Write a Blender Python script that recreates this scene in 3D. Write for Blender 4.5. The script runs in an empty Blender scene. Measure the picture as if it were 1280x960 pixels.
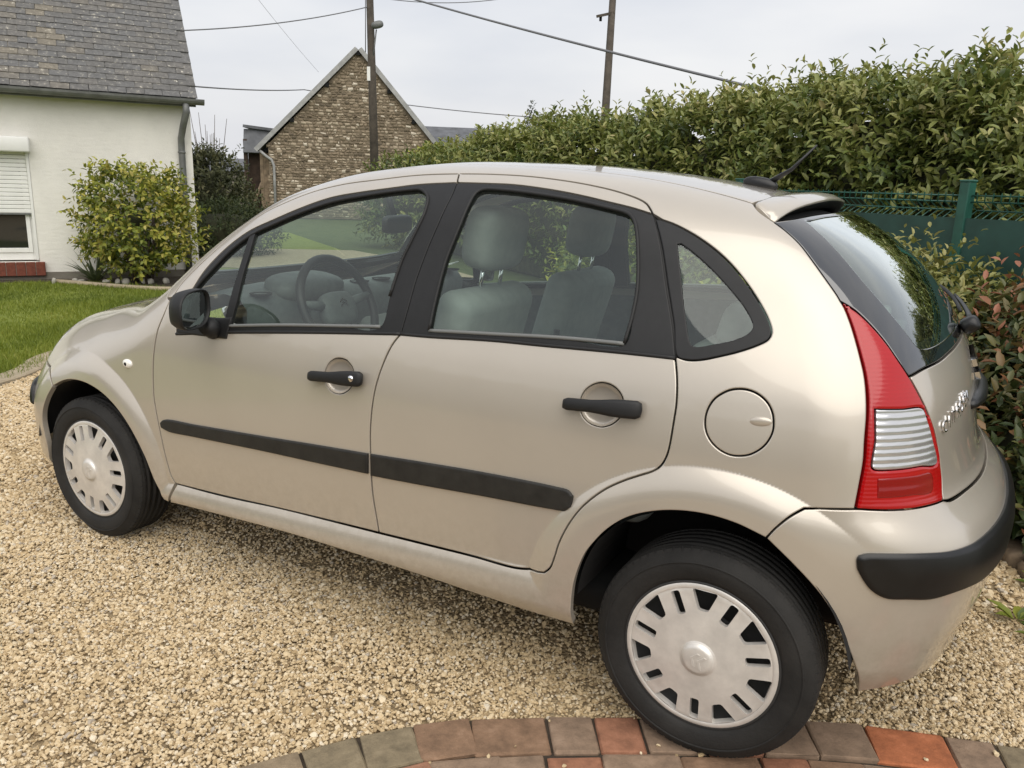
import bpy, bmesh, math, random
import numpy as np
from mathutils import Vector, Matrix, Euler
from mathutils.geometry import delaunay_2d_cdt

random.seed(7)
RNG = np.random.default_rng(7)
scene = bpy.context.scene
COL = scene.collection
R = math.radians

# ------------------------------------------------------------------ camera
CAM_POS = Vector((0.461, -2.638, 1.432))
yaw, pitch, roll = R(29.204), R(13.758), R(1.760)
fwd = Vector((-math.sin(yaw) * math.cos(pitch), math.cos(yaw) * math.cos(pitch), -math.sin(pitch)))
rt0 = Vector((math.cos(yaw), math.sin(yaw), 0)); up0 = rt0.cross(fwd)
rt = rt0 * math.cos(roll) + up0 * math.sin(roll)
up = up0 * math.cos(roll) - rt0 * math.sin(roll)
cd = bpy.data.cameras.new("camera")
cam = bpy.data.objects.new("camera", cd); COL.objects.link(cam)
cam.matrix_world = Matrix(((rt.x, up.x, -fwd.x, CAM_POS.x), (rt.y, up.y, -fwd.y, CAM_POS.y),
                           (rt.z, up.z, -fwd.z, CAM_POS.z), (0, 0, 0, 1)))
cd.sensor_fit = 'HORIZONTAL'; cd.sensor_width = 36.0
cd.lens = 1011.9 / 1280 * 36.0
cd.clip_start = 0.05; cd.clip_end = 2000
scene.camera = cam

# ------------------------------------------------------------------ sky, sun, exposure
SUN_EL, SUN_AZ = R(50), R(140)          # azimuth clockwise from +Y
w = bpy.data.worlds.new("World"); scene.world = w; w.use_nodes = True
nt = w.node_tree; nt.nodes.clear()
N = nt.nodes.new; K = nt.links.new
out = N('ShaderNodeOutputWorld'); bg = N('ShaderNodeBackground'); bg2 = N('ShaderNodeBackground')
sky = N('ShaderNodeTexSky'); sky.sky_type = 'NISHITA'; sky.sun_disc = False
sky.sun_elevation = SUN_EL; sky.sun_rotation = SUN_AZ; sky.dust_density = 4; sky.air_density = 1.4
bg.inputs[1].default_value = 0.10
K(sky.outputs[0], bg.inputs[0])
tc = N('ShaderNodeTexCoord'); mp = N('ShaderNodeMapping'); mp.inputs['Scale'].default_value = (1.3, 1.3, 4.5)
nz = N('ShaderNodeTexNoise'); nz.inputs['Scale'].default_value = 1.6; nz.inputs['Detail'].default_value = 5
nz.inputs['Roughness'].default_value = .5
cr = N('ShaderNodeValToRGB')
cr.color_ramp.elements[0].position = .30; cr.color_ramp.elements[0].color = (.49, .505, .55, 1)
cr.color_ramp.elements[1].position = .68; cr.color_ramp.elements[1].color = (.645, .64, .645, 1)
K(tc.outputs['Generated'], mp.inputs[0]); K(mp.outputs[0], nz.inputs['Vector']); K(nz.outputs[0], cr.inputs[0])
K(cr.outputs[0], bg2.inputs[0]); bg2.inputs[1].default_value = 1.0
mx = N('ShaderNodeMixShader'); mx.inputs[0].default_value = .88
K(bg.outputs[0], mx.inputs[1]); K(bg2.outputs[0], mx.inputs[2]); K(mx.outputs[0], out.inputs[0])

sd = bpy.data.lights.new("sun", 'SUN'); sd.energy = 1.5; sd.angle = R(75); sd.color = (1.0, .955, .88)
sun = bpy.data.objects.new("sun", sd); COL.objects.link(sun)
sdir = Vector((math.sin(SUN_AZ) * math.cos(SUN_EL), math.cos(SUN_AZ) * math.cos(SUN_EL), math.sin(SUN_EL)))
sun.rotation_euler = sdir.to_track_quat('Z', 'Y').to_euler(); sun.location = (-6, -8, 12)
vs = scene.view_settings
vs.view_transform = 'Standard'; vs.look = 'None'; vs.exposure = 0.58; vs.gamma = 1; vs.use_curve_mapping = False

# ------------------------------------------------------------------ helpers
def tag(o, label=None, cat=None, group=None, kind=None):
    if label: o['label'] = label
    if cat: o['category'] = cat
    if group: o['group'] = group
    if kind: o['kind'] = kind
    return o

def empty(name, loc=(0, 0, 0), rz=0.0):
    o = bpy.data.objects.new(name, None); COL.objects.link(o)
    o.location = loc; o.rotation_euler = (0, 0, rz); o.empty_display_size = .1
    return o

def mesh_obj(name, V, F_, mat=None, parent=None, smooth=False, normals=None):
    me = bpy.data.meshes.new(name)
    me.from_pydata([tuple(map(float, v)) for v in V], [], [tuple(int(i) for i in f) for f in F_])
    if smooth: me.polygons.foreach_set('use_smooth', [True] * len(me.polygons))
    if normals is not None:
        me.normals_split_custom_set_from_vertices([tuple(map(float, n)) for n in normals])
    if mat:
        for m in (mat if isinstance(mat, (list, tuple)) else [mat]): me.materials.append(m)
    me.update()
    o = bpy.data.objects.new(name, me); COL.objects.link(o)
    if parent: o.parent = parent
    return o

def fast_mesh(name, V, tri=None, quad=None, mat=None, parent=None, smooth=False, tint=None, mats=None):
    """numpy arrays -> mesh; tint = per-vertex float attribute"""
    me = bpy.data.meshes.new(name)
    V = np.asarray(V, np.float32); me.vertices.add(len(V)); me.vertices.foreach_set('co', V.ravel())
    fl, st, tot = [], [], []
    n = 0
    for A, k in ((tri, 3), (quad, 4)):
        if A is None or len(A) == 0: continue
        A = np.asarray(A, np.int32); fl.append(A.ravel()); st.append(n + np.arange(len(A)) * k); n += A.size
    fl = np.concatenate(fl); st = np.concatenate(st).astype(np.int32)
    me.loops.add(len(fl)); me.loops.foreach_set('vertex_index', fl)
    me.polygons.add(len(st)); me.polygons.foreach_set('loop_start', st)
    me.update(calc_edges=True)
    if smooth: me.polygons.foreach_set('use_smooth', np.ones(len(st), bool))
    if tint is not None:
        a = me.attributes.new('tint', 'FLOAT', 'POINT'); a.data.foreach_set('value', np.asarray(tint, np.float32))
    for m in (mats or ([mat] if mat else [])): me.materials.append(m)
    me.validate()
    o = bpy.data.objects.new(name, me); COL.objects.link(o)
    if parent: o.parent = parent
    return o

def bm_obj(name, bm, mat=None, parent=None, smooth=False):
    bmesh.ops.recalc_face_normals(bm, faces=bm.faces)
    me = bpy.data.meshes.new(name); bm.to_mesh(me); bm.free()
    if mat: me.materials.append(mat)
    if smooth: me.polygons.foreach_set('use_smooth', [True] * len(me.polygons))
    o = bpy.data.objects.new(name, me); COL.objects.link(o)
    if parent: o.parent = parent
    return o

def box_bm(bm, c, s, rot=None, bevel=0.0, seg=2):
    r_ = bmesh.ops.create_cube(bm, size=1.0)
    vs_ = r_['verts']
    M = Matrix.Translation(c) @ (rot.to_matrix().to_4x4() if isinstance(rot, Euler) else (rot or Matrix.Identity(4))) @ Matrix.Diagonal((*s, 1))
    bmesh.ops.transform(bm, matrix=M, verts=vs_)
    if bevel > 0:
        es = list({e for v in vs_ for e in v.link_edges})
        bmesh.ops.bevel(bm, geom=es, offset=bevel, segments=seg, profile=.5, affect='EDGES')

def box(name, c, s, mat, parent=None, rot=None, bevel=0.0, seg=2, smooth=None):
    bm = bmesh.new(); box_bm(bm, c, s, rot, bevel, seg)
    return bm_obj(name, bm, mat, parent, smooth=(bevel > .008 if smooth is None else smooth))

def tube_data(pts, rad, n=8, cap=True):
    pts = [Vector(p) for p in pts]; V, Q = [], []
    rads = rad if isinstance(rad, (list, tuple)) else [rad] * len(pts)
    pn = None
    for i, p in enumerate(pts):
        t = (pts[min(i + 1, len(pts) - 1)] - pts[max(i - 1, 0)]).normalized()
        if pn is None:
            a = Vector((0, 0, 1)) if abs(t.z) < .9 else Vector((1, 0, 0)); pn = t.cross(a).normalized()
        pn = (pn - t * pn.dot(t)).normalized(); b = t.cross(pn)
        for k in range(n):
            th = 2 * math.pi * k / n
            V.append(p + (pn * math.cos(th) + b * math.sin(th)) * rads[i])
    for i in range(len(pts) - 1):
        for k in range(n):
            Q.append((i * n + k, i * n + (k + 1) % n, (i + 1) * n + (k + 1) % n, (i + 1) * n + k))
    if cap:
        Q.append(tuple(range(n))[::-1]); Q.append(tuple((len(pts) - 1) * n + k for k in range(n)))
    return V, Q

def tube(name, pts, rad, mat, parent=None, n=8, smooth=True):
    V, Q = tube_data(pts, rad, n)
    return mesh_obj(name, V, Q, mat, parent, smooth)

def superell(name, c, s, mat, parent=None, rot=(0, 0, 0), e1=.6, e2=.6, nu=28, nv=16):
    V, Q = [], []
    f = lambda t, e: math.copysign(abs(t) ** e, t)
    M = Euler(rot).to_matrix()
    for j in range(nv + 1):
        ph = -math.pi / 2 + math.pi * j / nv
        for i in range(nu):
            th = 2 * math.pi * i / nu
            p = Vector((s[0] * f(math.cos(ph), e1) * f(math.cos(th), e2), s[1] * f(math.cos(ph), e1) * f(math.sin(th), e2), s[2] * f(math.sin(ph), e1)))
            V.append(Vector(c) + M @ p)
    for j in range(nv):
        for i in range(nu):
            Q.append((j * nu + i, j * nu + (i + 1) % nu, (j + 1) * nu + (i + 1) % nu, (j + 1) * nu + i))
    return mesh_obj(name, V, Q, mat, parent, smooth=True)

def lathe(name, prof, mat, parent=None, n=64, axis='Y', loc=(0, 0, 0), smooth=True, close=False):
    """prof: list of (radius, offset along the axis)"""
    V, Q = [], []; m = len(prof)
    for i in range(n):
        a = 2 * math.pi * i / n
        for r_, h in prof:
            if axis == 'Y': V.append((loc[0] + r_ * math.cos(a), loc[1] + h, loc[2] + r_ * math.sin(a)))
            else: V.append((loc[0] + r_ * math.cos(a), loc[1] + r_ * math.sin(a), loc[2] + h))
    for i in range(n):
        j = (i + 1) % n
        for k in range(m if close else m - 1):
            k2 = (k + 1) % m
            Q.append((i * m + k, i * m + k2, j * m + k2, j * m + k))
    o = mesh_obj(name, V, Q, mat, parent, smooth)
    bm = bmesh.new(); bm.from_mesh(o.data); bmesh.ops.remove_doubles(bm, verts=bm.verts, dist=1e-5)
    bmesh.ops.recalc_face_normals(bm, faces=bm.faces); bm.to_mesh(o.data); bm.free()
    return o

# ------------------------------------------------------------------ materials
def mat_new(name):
    m = bpy.data.materials.new(name); m.use_nodes = True
    t = m.node_tree; b = t.nodes['Principled BSDF']
    return m, t, b

def setp(b, **kw):
    for k, v in kw.items():
        k = k.replace('_', ' ')
        if isinstance(v, (tuple, list)) and len(v) == 3: v = (*v, 1)
        b.inputs[k].default_value = v

def ramp(t, stops, interp='LINEAR'):
    r_ = t.nodes.new('ShaderNodeValToRGB'); e = r_.color_ramp; e.interpolation = interp
    while len(e.elements) < len(stops): e.elements.new(.5)
    for el, (p, c) in zip(e.elements, stops):
        el.position = p; el.color = (*c, 1) if len(c) == 3 else c
    return r_

def noise(t, scale, detail=4, rough=.55, vec=None, dist=0):
    n_ = t.nodes.new('ShaderNodeTexNoise'); n_.inputs['Scale'].default_value = scale
    n_.inputs['Detail'].default_value = detail; n_.inputs['Roughness'].default_value = rough; n_.inputs['Distortion'].default_value = dist
    if vec is not None: t.links.new(vec, n_.inputs['Vector'])
    return n_

def bump(t, b, src, strength=.3, dist=.01):
    bp_ = t.nodes.new('ShaderNodeBump'); bp_.inputs['Strength'].default_value = strength; bp_.inputs['Distance'].default_value = dist
    t.links.new(src, bp_.inputs['Height']); t.links.new(bp_.outputs[0], b.inputs['Normal'])
    return bp_

def objco(t):
    return t.nodes.new('ShaderNodeTexCoord').outputs['Object']

def simple(name, col, rough=.5, metal=0.0, var=.0, vscale=20, bmp=0.0, bscale=200, **kw):
    m, t, b = mat_new(name); setp(b, Base_Color=col, Roughness=rough, Metallic=metal, **kw)
    if var > 0:
        n_ = noise(t, vscale, 5, .6, objco(t))
        lo = tuple(c * (1 - var) for c in col); hi = tuple(min(1, c * (1 + var)) for c in col)
        r_ = ramp(t, [(.3, lo), (.7, hi)]); t.links.new(n_.outputs[0], r_.inputs[0]); t.links.new(r_.outputs[0], b.inputs['Base Color'])
    if bmp > 0:
        n2 = noise(t, bscale, 3, .6, objco(t)); bump(t, b, n2.outputs[0], bmp, .002)
    return m

def make_paint():
    m, t, b = mat_new('champagne_paint')
    setp(b, Base_Color=(.55, .50, .43), Metallic=.42, Roughness=.30, Coat_Weight=1.0, Coat_Roughness=.045)
    co = objco(t)
    fl = noise(t, 1400, 2, .5, co)
    n_ = noise(t, 3.2, 4, .6, co)
    # road dust: faint, strongest low on the car as splashed up by the wheels
    r_ = ramp(t, [(.3, (.535, .485, .412)), (.72, (.565, .515, .44))])
    t.links.new(n_.outputs[0], r_.inputs[0])
    sx = t.nodes.new('ShaderNodeSeparateXYZ'); t.links.new(co, sx.inputs[0])
    mz = t.nodes.new('ShaderNodeMapRange'); mz.interpolation_type = 'SMOOTHSTEP'; mz.inputs[1].default_value = .62; mz.inputs[2].default_value = .24; mz.inputs[3].default_value = 0; mz.inputs[4].default_value = .38
    t.links.new(sx.outputs[2], mz.inputs[0])
    nd = noise(t, 38, 7, .75, co); rd = ramp(t, [(.38, (0, 0, 0)), (.68, (1, 1, 1))]); t.links.new(nd.outputs[0], rd.inputs[0])
    mu = t.nodes.new('ShaderNodeMath'); mu.operation = 'MULTIPLY'; t.links.new(mz.outputs[0], mu.inputs[0]); t.links.new(rd.outputs[0], mu.inputs[1])
    md = t.nodes.new('ShaderNodeMix'); md.data_type = 'RGBA'; md.inputs[7].default_value = (.30, .25, .18, 1)
    t.links.new(mu.outputs[0], md.inputs[0]); t.links.new(r_.outputs[0], md.inputs[6]); t.links.new(md.outputs[2], b.inputs['Base Color'])
    cw = t.nodes.new('ShaderNodeMapRange'); cw.inputs[3].default_value = 1; cw.inputs[4].default_value = .35; t.links.new(mu.outputs[0], cw.inputs[0]); t.links.new(cw.outputs[0], b.inputs['Coat Weight'])
    rr = t.nodes.new('ShaderNodeMapRange'); rr.inputs[3].default_value = .01; rr.inputs[4].default_value = .08
    n3 = noise(t, 6, 6, .7, co); t.links.new(n3.outputs[0], rr.inputs[0]); t.links.new(rr.outputs[0], b.inputs['Coat Roughness'])
    bump(t, b, fl.outputs[0], .025, .001)
    return m

def make_glass(name, tint, amount=1.0):
    """thin automotive glass: tinted see-through plus Fresnel mirror"""
    m = bpy.data.materials.new(name); m.use_nodes = True; t = m.node_tree; t.nodes.clear()
    o = t.nodes.new('ShaderNodeOutputMaterial'); tr = t.nodes.new('ShaderNodeBsdfTransparent'); gl = t.nodes.new('ShaderNodeBsdfGlossy')
    tr.inputs[0].default_value = (*tint, 1); gl.inputs['Roughness'].default_value = .02; gl.inputs[0].default_value = (.95, 1, .98, 1)
    fr = t.nodes.new('ShaderNodeFresnel'); fr.inputs[0].default_value = 1.62
    ge = t.nodes.new('ShaderNodeNewGeometry'); mi = t.nodes.new('ShaderNodeMapRange'); mi.inputs[3].default_value = 1.62; mi.inputs[4].default_value = 1 / 1.62
    t.links.new(ge.outputs['Backfacing'], mi.inputs[0]); t.links.new(mi.outputs[0], fr.inputs[0])      # a pane mirrors alike from both sides
    ad = t.nodes.new('ShaderNodeMath'); ad.operation = 'MULTIPLY_ADD'; ad.inputs[1].default_value = amount; ad.inputs[2].default_value = .012; ad.use_clamp = True
    mx_ = t.nodes.new('ShaderNodeMixShader')
    df = t.nodes.new('ShaderNodeBsdfDiffuse'); df.inputs[0].default_value = (.55, .60, .56, 1)
    mx2 = t.nodes.new('ShaderNodeMixShader')
    n_ = noise(t, 5, 5, .6, objco(t)); mr = t.nodes.new('ShaderNodeMapRange'); mr.inputs[3].default_value = .0; mr.inputs[4].default_value = .035
    t.links.new(n_.outputs[0], mr.inputs[0]); t.links.new(mr.outputs[0], mx2.inputs[0])   # film of dust
    t.links.new(tr.outputs[0], mx2.inputs[1]); t.links.new(df.outputs[0], mx2.inputs[2])
    t.links.new(fr.outputs[0], ad.inputs[0]); t.links.new(ad.outputs[0], mx_.inputs[0])
    t.links.new(mx2.outputs[0], mx_.inputs[1]); t.links.new(gl.outputs[0], mx_.inputs[2]); t.links.new(mx_.outputs[0], o.inputs[0])
    return m

M = {}
M['paint'] = make_paint()
M['glass'] = make_glass('tinted_glass', (.90, .985, .935))
M['glass_rear'] = make_glass('rear_glass', (.70, .86, .78), 2.8)
M['frit'] = simple('black_glass_border', (.012, .013, .014), .06, Coat_Weight=1.0, Coat_Roughness=.02, Coat_IOR=1.8, IOR=1.6)
M['trim'] = simple('satin_black_trim', (.007, .0072, .0075), .55, var=.25, vscale=40, bmp=.08, bscale=500)
M['plastic'] = simple('black_bumper_plastic', (.007, .007, .0073), .32, var=.3, vscale=14, bmp=.15, bscale=700)
M['strip'] = simple('weathered_rubbing_strip', (.017, .016, .0135), .55, var=.4, vscale=18, bmp=.2, bscale=400)
M['rubber'] = simple('tyre_rubber', (.014, .0132, .012), .78, var=.6, vscale=7, bmp=.5, bscale=120)
M['seal'] = simple('black_rubber_seal', (.010, .010, .010), .6)
M['liner'] = simple('dark_liner', (.005, .005, .005), .9)
M['silver'] = simple('silver_cover', (.72, .69, .645), .36, .35, var=.12, vscale=18)
M['greytrim'] = simple('grey_trim', (.16, .165, .16), .5)
M['steel'] = simple('painted_steel', (.03, .03, .03), .6)
M['chrome'] = simple('chrome', (.80, .80, .82), .08, 1.0)
M['mirror'] = simple('mirror_glass', (.30, .33, .33), .02, 1.0)
M['fabric'] = simple('seat_fabric', (.26, .285, .27), .9, var=.08, vscale=25, bmp=.4, bscale=900)
M['fabric2'] = simple('seat_fabric_light', (.19, .21, .20), .9, var=.2, vscale=60, bmp=.4, bscale=900)
M['dash'] = simple('dashboard_plastic', (.085, .098, .095), .65, var=.2, vscale=30, bmp=.3, bscale=300)
M['dash2'] = simple('light_trim_plastic', (.32, .34, .32), .7, var=.1, vscale=20, bmp=.2, bscale=300)
M['headliner'] = simple('headliner_cloth', (.45, .45, .42), .95)
M['white_plastic'] = simple('clear_white_lens', (.85, .84, .78), .15, Coat_Weight=1.0)
M['plate'] = simple('plate_white', (.75, .75, .73), .3)

def lens(name, col, scale, strength, rough=.12):
    m, t, b = mat_new(name); setp(b, Base_Color=col, Roughness=rough, Coat_Weight=.45, Coat_Roughness=.02)
    co = objco(t)
    wv = t.nodes.new('ShaderNodeTexWave'); wv.bands_direction = 'Z'; wv.inputs['Scale'].default_value = scale
    wv.inputs['Distortion'].default_value = .4; wv.inputs['Detail Scale'].default_value = 2
    t.links.new(co, wv.inputs['Vector']); bump(t, b, wv.outputs[0], strength, .004)
    return m, t, b
m, t, b = lens('red_lens', (.40, .003, .005), 34, .06, .15); setp(b, Emission_Color=(.0, .0, .0)); M['red'] = m
m, t, b = lens('deep_red_lens', (.24, .004, .005), 13, .15); M['red2'] = m
m, t, b = lens('clear_lens', (.66, .66, .67), 20, .30, .14); setp(b, Metallic=.7); M['clear'] = m
m, t, b = lens('headlamp_lens', (.72, .74, .72), 6, .3, .08); setp(b, Metallic=.6); M['headlamp'] = m
# ------------------------------------------------------------------ the car's body surface
# One closed analytic surface (F = 0): side width, roof line, tail and nose blended
# together.  Every panel, pane, lamp and moulding is cut out of that one surface.
def pchip(X, Y):
    X = np.array(X, float); Y = np.array(Y, float); h = np.diff(X); d = np.diff(Y) / h
    m = np.zeros_like(Y); m[0] = d[0]; m[-1] = d[-1]
    for i in range(1, len(X) - 1):
        if d[i - 1] * d[i] > 0:
            w1 = 2 * h[i] + h[i - 1]; w2 = h[i] + 2 * h[i - 1]; m[i] = (w1 + w2) / (w1 / d[i - 1] + w2 / d[i])
    t = np.linspace(X[0], X[-1], 1500)
    i = np.clip(np.searchsorted(X, t, side='right') - 1, 0, len(X) - 2); s = (t - X[i]) / h[i]
    v = (2*s**3 - 3*s**2 + 1)*Y[i] + (s**3 - 2*s**2 + s)*h[i]*m[i] + (-2*s**3 + 3*s**2)*Y[i+1] + (s**3 - s**2)*h[i]*m[i+1]
    k = 25
    vp = np.concatenate([2*v[0] - v[k:0:-1], v, 2*v[-1] - v[-2:-k-2:-1]])
    ker = np.hanning(2*k + 1); ker /= ker.sum()
    v = np.convolve(vp, ker, 'same')[k:-k]
    x0, dx = t[0], t[1] - t[0]
    def f(q):
        u = np.nan_to_num((np.asarray(q, float) - x0) / dx); j = np.clip(u.astype(int), 0, len(v) - 2); fr = u - j
        return v[j] + (v[j + 1] - v[j]) * fr
    return f
def smax(a, b, k):
    h = np.maximum(k - np.abs(a - b), 0) / k
    return np.maximum(a, b) + h * h * k * .25
def sst(e0, e1, x):
    t = np.clip((x - e0) / (e1 - e0), 0, 1); return t * t * (3 - 2 * t)
# --- half width against height
Wz=pchip([.10,.25,.40,.60,.80,.95,1.05,1.20,1.35,1.50,1.7],[.790,.808,.820,.826,.815,.790,.762,.704,.640,.560,.44])
Pf=pchip([-3.4,-3.1,-2.9,-2.6,-2.3,-1.9,-1.2,0],[.34,.135,.062,.020,.009,.004,0,0])
Pr=pchip([-1.,-.3,0,.2,.4,.55,.7],[0,.0,.012,.032,.075,.13,.22])
Prh=pchip([-1.6,-1.,-.5,-.1,.2,.45,.7],[0,.0,.008,.03,.065,.12,.2])
Pfh=pchip([-2.4,-2.0,-1.6,-1.2,-.9],[.07,.04,.012,0.,0])
ARC=.50
def flare(x,z,x0,z0,r0=.475,r1=.425,a=.019):
    r=np.hypot(x-x0,z-z0)
    t=np.clip((r0-r)/(r0-r1),0,1); return a*(1-(1-t)**2)
def sill_top(x): return .336+(x+1.98)*.052
def W(x,z):
    hi=sst(.95,1.3,z)
    w=Wz(z)-Pf(x)*(1-hi)*(1+.75*sst(.48,.72,z))-Pr(x)*(1-hi)-hi*(Prh(x)+Pfh(x))
    b=np.maximum(flare(x,z,-2.46,.29,.474,.40,.022),flare(x,z,0,.29,.501,.42,.024)*sst(.42,.12,x))
    ts=np.clip(-(z-sill_top(x))/.075,0,1); s=.024*(1-(1-ts)**2)*sst(-2.75,-2.45,x)*sst(.3,.0,x)
    w=w+np.maximum(b,s)
    # roll the sill under
    return w-.06*sst(.315,.18,z-.02*(x+1.2))
# --- centre-line profile (top)
T=pchip([-3.5,-3.25,-3.12,-3.0,-2.8,-2.5,-2.25,-2.12,-1.9,-1.6,-1.3,-1.0,-.75,-.45,-.1,.2,.40,.7],
        [.30,.62,.745,.82,.885,.955,1.012,1.078,1.262,1.424,1.491,1.513,1.510,1.492,1.443,1.372,1.30,1.18])
crown=pchip([-3.4,-2.75,-2.4,-2.1,-1.8,-1.2,0,.6],[.22,.185,.165,.14,.14,.14,.14,.14])
Xr=pchip([.05,.22,.35,.45,.60,.66,.75,.95,1.05,1.2,1.33,1.43,1.55],[.52,.565,.60,.63,.645,.625,.55,.51,.47,.375,.265,.165,.03])
Xf=pchip([.05,.2,.35,.5,.65,.8,1.0],[-3.10,-3.15,-3.185,-3.21,-3.17,-3.10,-2.9])
def F(P):
    x,y,z=P[...,0],np.abs(P[...,1]),P[...,2]
    ys=np.sqrt(y*y+1e-6)
    a=(y-W(x,z))
    dT=(T(x+.02)-T(x-.02))/.04
    b=(z-(T(x)-crown(x)*ys**2.2))/np.sqrt(1+dT*dT)
    c=(x-(Xr(z)-.30*ys**2.3))*.93
    d=((Xf(z)+.38*ys**2.2)-x)*.9
    q=smax(a,b,.15+.09*sst(-2.0,-2.75,x))
    q=smax(q,c,.16)
    q=smax(q,d,.18)
    return q
def grad(P,h=.002):
    g=np.stack([(F(P+h*e)-F(P-h*e)) for e in np.eye(3)],-1)
    return g/np.maximum(np.linalg.norm(g,axis=-1,keepdims=True),1e-9)
def cast(O, D, t0, t1, n=70, off=0.0):
    lo = np.full(D.shape[0], np.nan); hi = lo.copy(); ts = np.linspace(t0, t1, n); prev = F(O + t0 * D) + off
    for i in range(1, n):
        cur = F(O + ts[i] * D) + off
        m_ = np.isnan(lo) & (prev > 0) & (cur <= 0)
        lo[m_] = ts[i - 1]; hi[m_] = ts[i]; prev = cur
    for _ in range(26):
        mid = .5 * (lo + hi); v = F(O + mid[:, None] * D) + off
        g_ = v > 0; lo = np.where(g_, mid, lo); hi = np.where(g_, hi, mid)
    return O + hi[:, None] * D

class ProjSide:            # rays towards a lengthwise axis; u = x, v = angle round the section
    def uv(s, P): P = np.asarray(P, float); return np.stack([P[:, 0], .85 * np.arctan2(P[:, 2] - .55, -P[:, 1])], 1)
    def cast(s, q, off=0.0):
        th = q[:, 1] / .85; d = np.stack([0 * th, -np.cos(th), np.sin(th)], 1)
        O = np.stack([q[:, 0], 0 * th, 0 * th + .55], 1) + 1.35 * d
        return cast(O, -d, 0, 1.3, 70, off)
class ProjEnd:             # rays towards an upright axis; u = angle, v = height
    def __init__(s, xc, sg, r=.9): s.xc, s.sg, s.r = xc, sg, r
    def uv(s, P): P = np.asarray(P, float); return np.stack([s.r * np.arctan2(-P[:, 1], s.sg * (P[:, 0] - s.xc)), P[:, 2]], 1)
    def cast(s, q, off=0.0):
        ph = q[:, 0] / s.r; d = np.stack([s.sg * np.cos(ph), -np.sin(ph), 0 * ph], 1)
        O = np.stack([0 * ph + s.xc, 0 * ph, q[:, 1]], 1) + 1.5 * d
        return cast(O, -d, 0, 1.45, 70, off)
SIDE = ProjSide(); TAIL = ProjEnd(-.35, 1); NOSE = ProjEnd(-2.3, -1)

def spline(P, h):
    P = np.asarray(P, float)
    if len(P) == 2:
        n = max(2, int(np.linalg.norm(P[1] - P[0]) / h) + 1); s = np.linspace(0, 1, n)[:, None]; return P[0] + (P[1] - P[0]) * s
    E = np.vstack([2 * P[0] - P[1], P, 2 * P[-1] - P[-2]]); outp = []
    for i in range(1, len(E) - 2):
        p0, p1, p2, p3 = E[i - 1:i + 3]
        t0 = 0.; t1 = t0 + np.linalg.norm(p1 - p0) ** .5 + 1e-9; t2 = t1 + np.linalg.norm(p2 - p1) ** .5 + 1e-9; t3 = t2 + np.linalg.norm(p3 - p2) ** .5 + 1e-9
        n = max(1, int(math.ceil(np.linalg.norm(p2 - p1) / h)))
        for t in np.linspace(t1, t2, n, endpoint=False):
            A1 = (t1-t)/(t1-t0)*p0 + (t-t0)/(t1-t0)*p1; A2 = (t2-t)/(t2-t1)*p1 + (t-t1)/(t2-t1)*p2; A3 = (t3-t)/(t3-t2)*p2 + (t-t2)/(t3-t2)*p3
            B1 = (t2-t)/(t2-t0)*A1 + (t-t0)/(t2-t0)*A2; B2 = (t3-t)/(t3-t1)*A2 + (t-t1)/(t3-t1)*A3
            outp.append((t2-t)/(t2-t1)*B1 + (t-t1)/(t2-t1)*B2)
    outp.append(P[-1]); return np.array(outp)

def chain(parts, proj, h=.009):
    """closed loop in the projection's uv from a list of curves (names, '-name' reversed, or 3-D point lists)"""
    q = []
    for p in parts:
        rev = False
        if isinstance(p, str):
            if p[0] == '-': rev, p = True, p[1:]
            p = OUT[p]
        c = spline(proj.uv(p), h)
        q.append(c[::-1] if rev else c)
    q = np.vstack(q); keep = [0]
    for i in range(1, len(q)):
        if np.linalg.norm(q[i] - q[keep[-1]]) > h * .35: keep.append(i)
    q = q[keep]
    if np.linalg.norm(q[0] - q[-1]) < h * .35: q = q[:-1]
    return q

def smooth_loop(P, proj, h=.008):
    """closed smooth loop through points"""
    q = proj.uv(P); n = len(q); big = spline(np.vstack([q[-3:], q, q[:3]]), h)
    i0 = np.argmin(np.linalg.norm(big - q[0], axis=1) + 1e3 * (np.arange(len(big)) > len(big) // 2))
    i1 = len(big) - 1 - np.argmin((np.linalg.norm(big - q[0], axis=1) + 1e3 * (np.arange(len(big)) < len(big) // 2))[::-1])
    return big[i0:i1]

def inset(q, d):
    a = .5 * np.sum(q[:, 0] * np.roll(q[:, 1], -1) - np.roll(q[:, 0], -1) * q[:, 1]); s = 1 if a > 0 else -1
    e = np.roll(q, -1, 0) - q; e /= np.maximum(np.linalg.norm(e, axis=1, keepdims=True), 1e-9)
    n = s * np.stack([-e[:, 1], e[:, 0]], 1); nn = n + np.roll(n, 1, 0); L_ = np.linalg.norm(nn, axis=1, keepdims=True)
    nn = nn / np.maximum(L_, .2); k = 1 / np.maximum(np.sum(nn * n, 1, keepdims=True), .45)
    return q + nn * k * d

def inside(q, pts):
    c = np.zeros(len(pts), bool); x, y = pts[:, 0], pts[:, 1]; j = len(q) - 1
    for i in range(len(q)):
        xi, yi = q[i]; xj, yj = q[j]
        if yi != yj:
            c ^= ((yi > y) != (yj > y)) & (x < (xj - xi) * (y - yi) / (yj - yi) + xi)
        j = i
    return c

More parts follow.
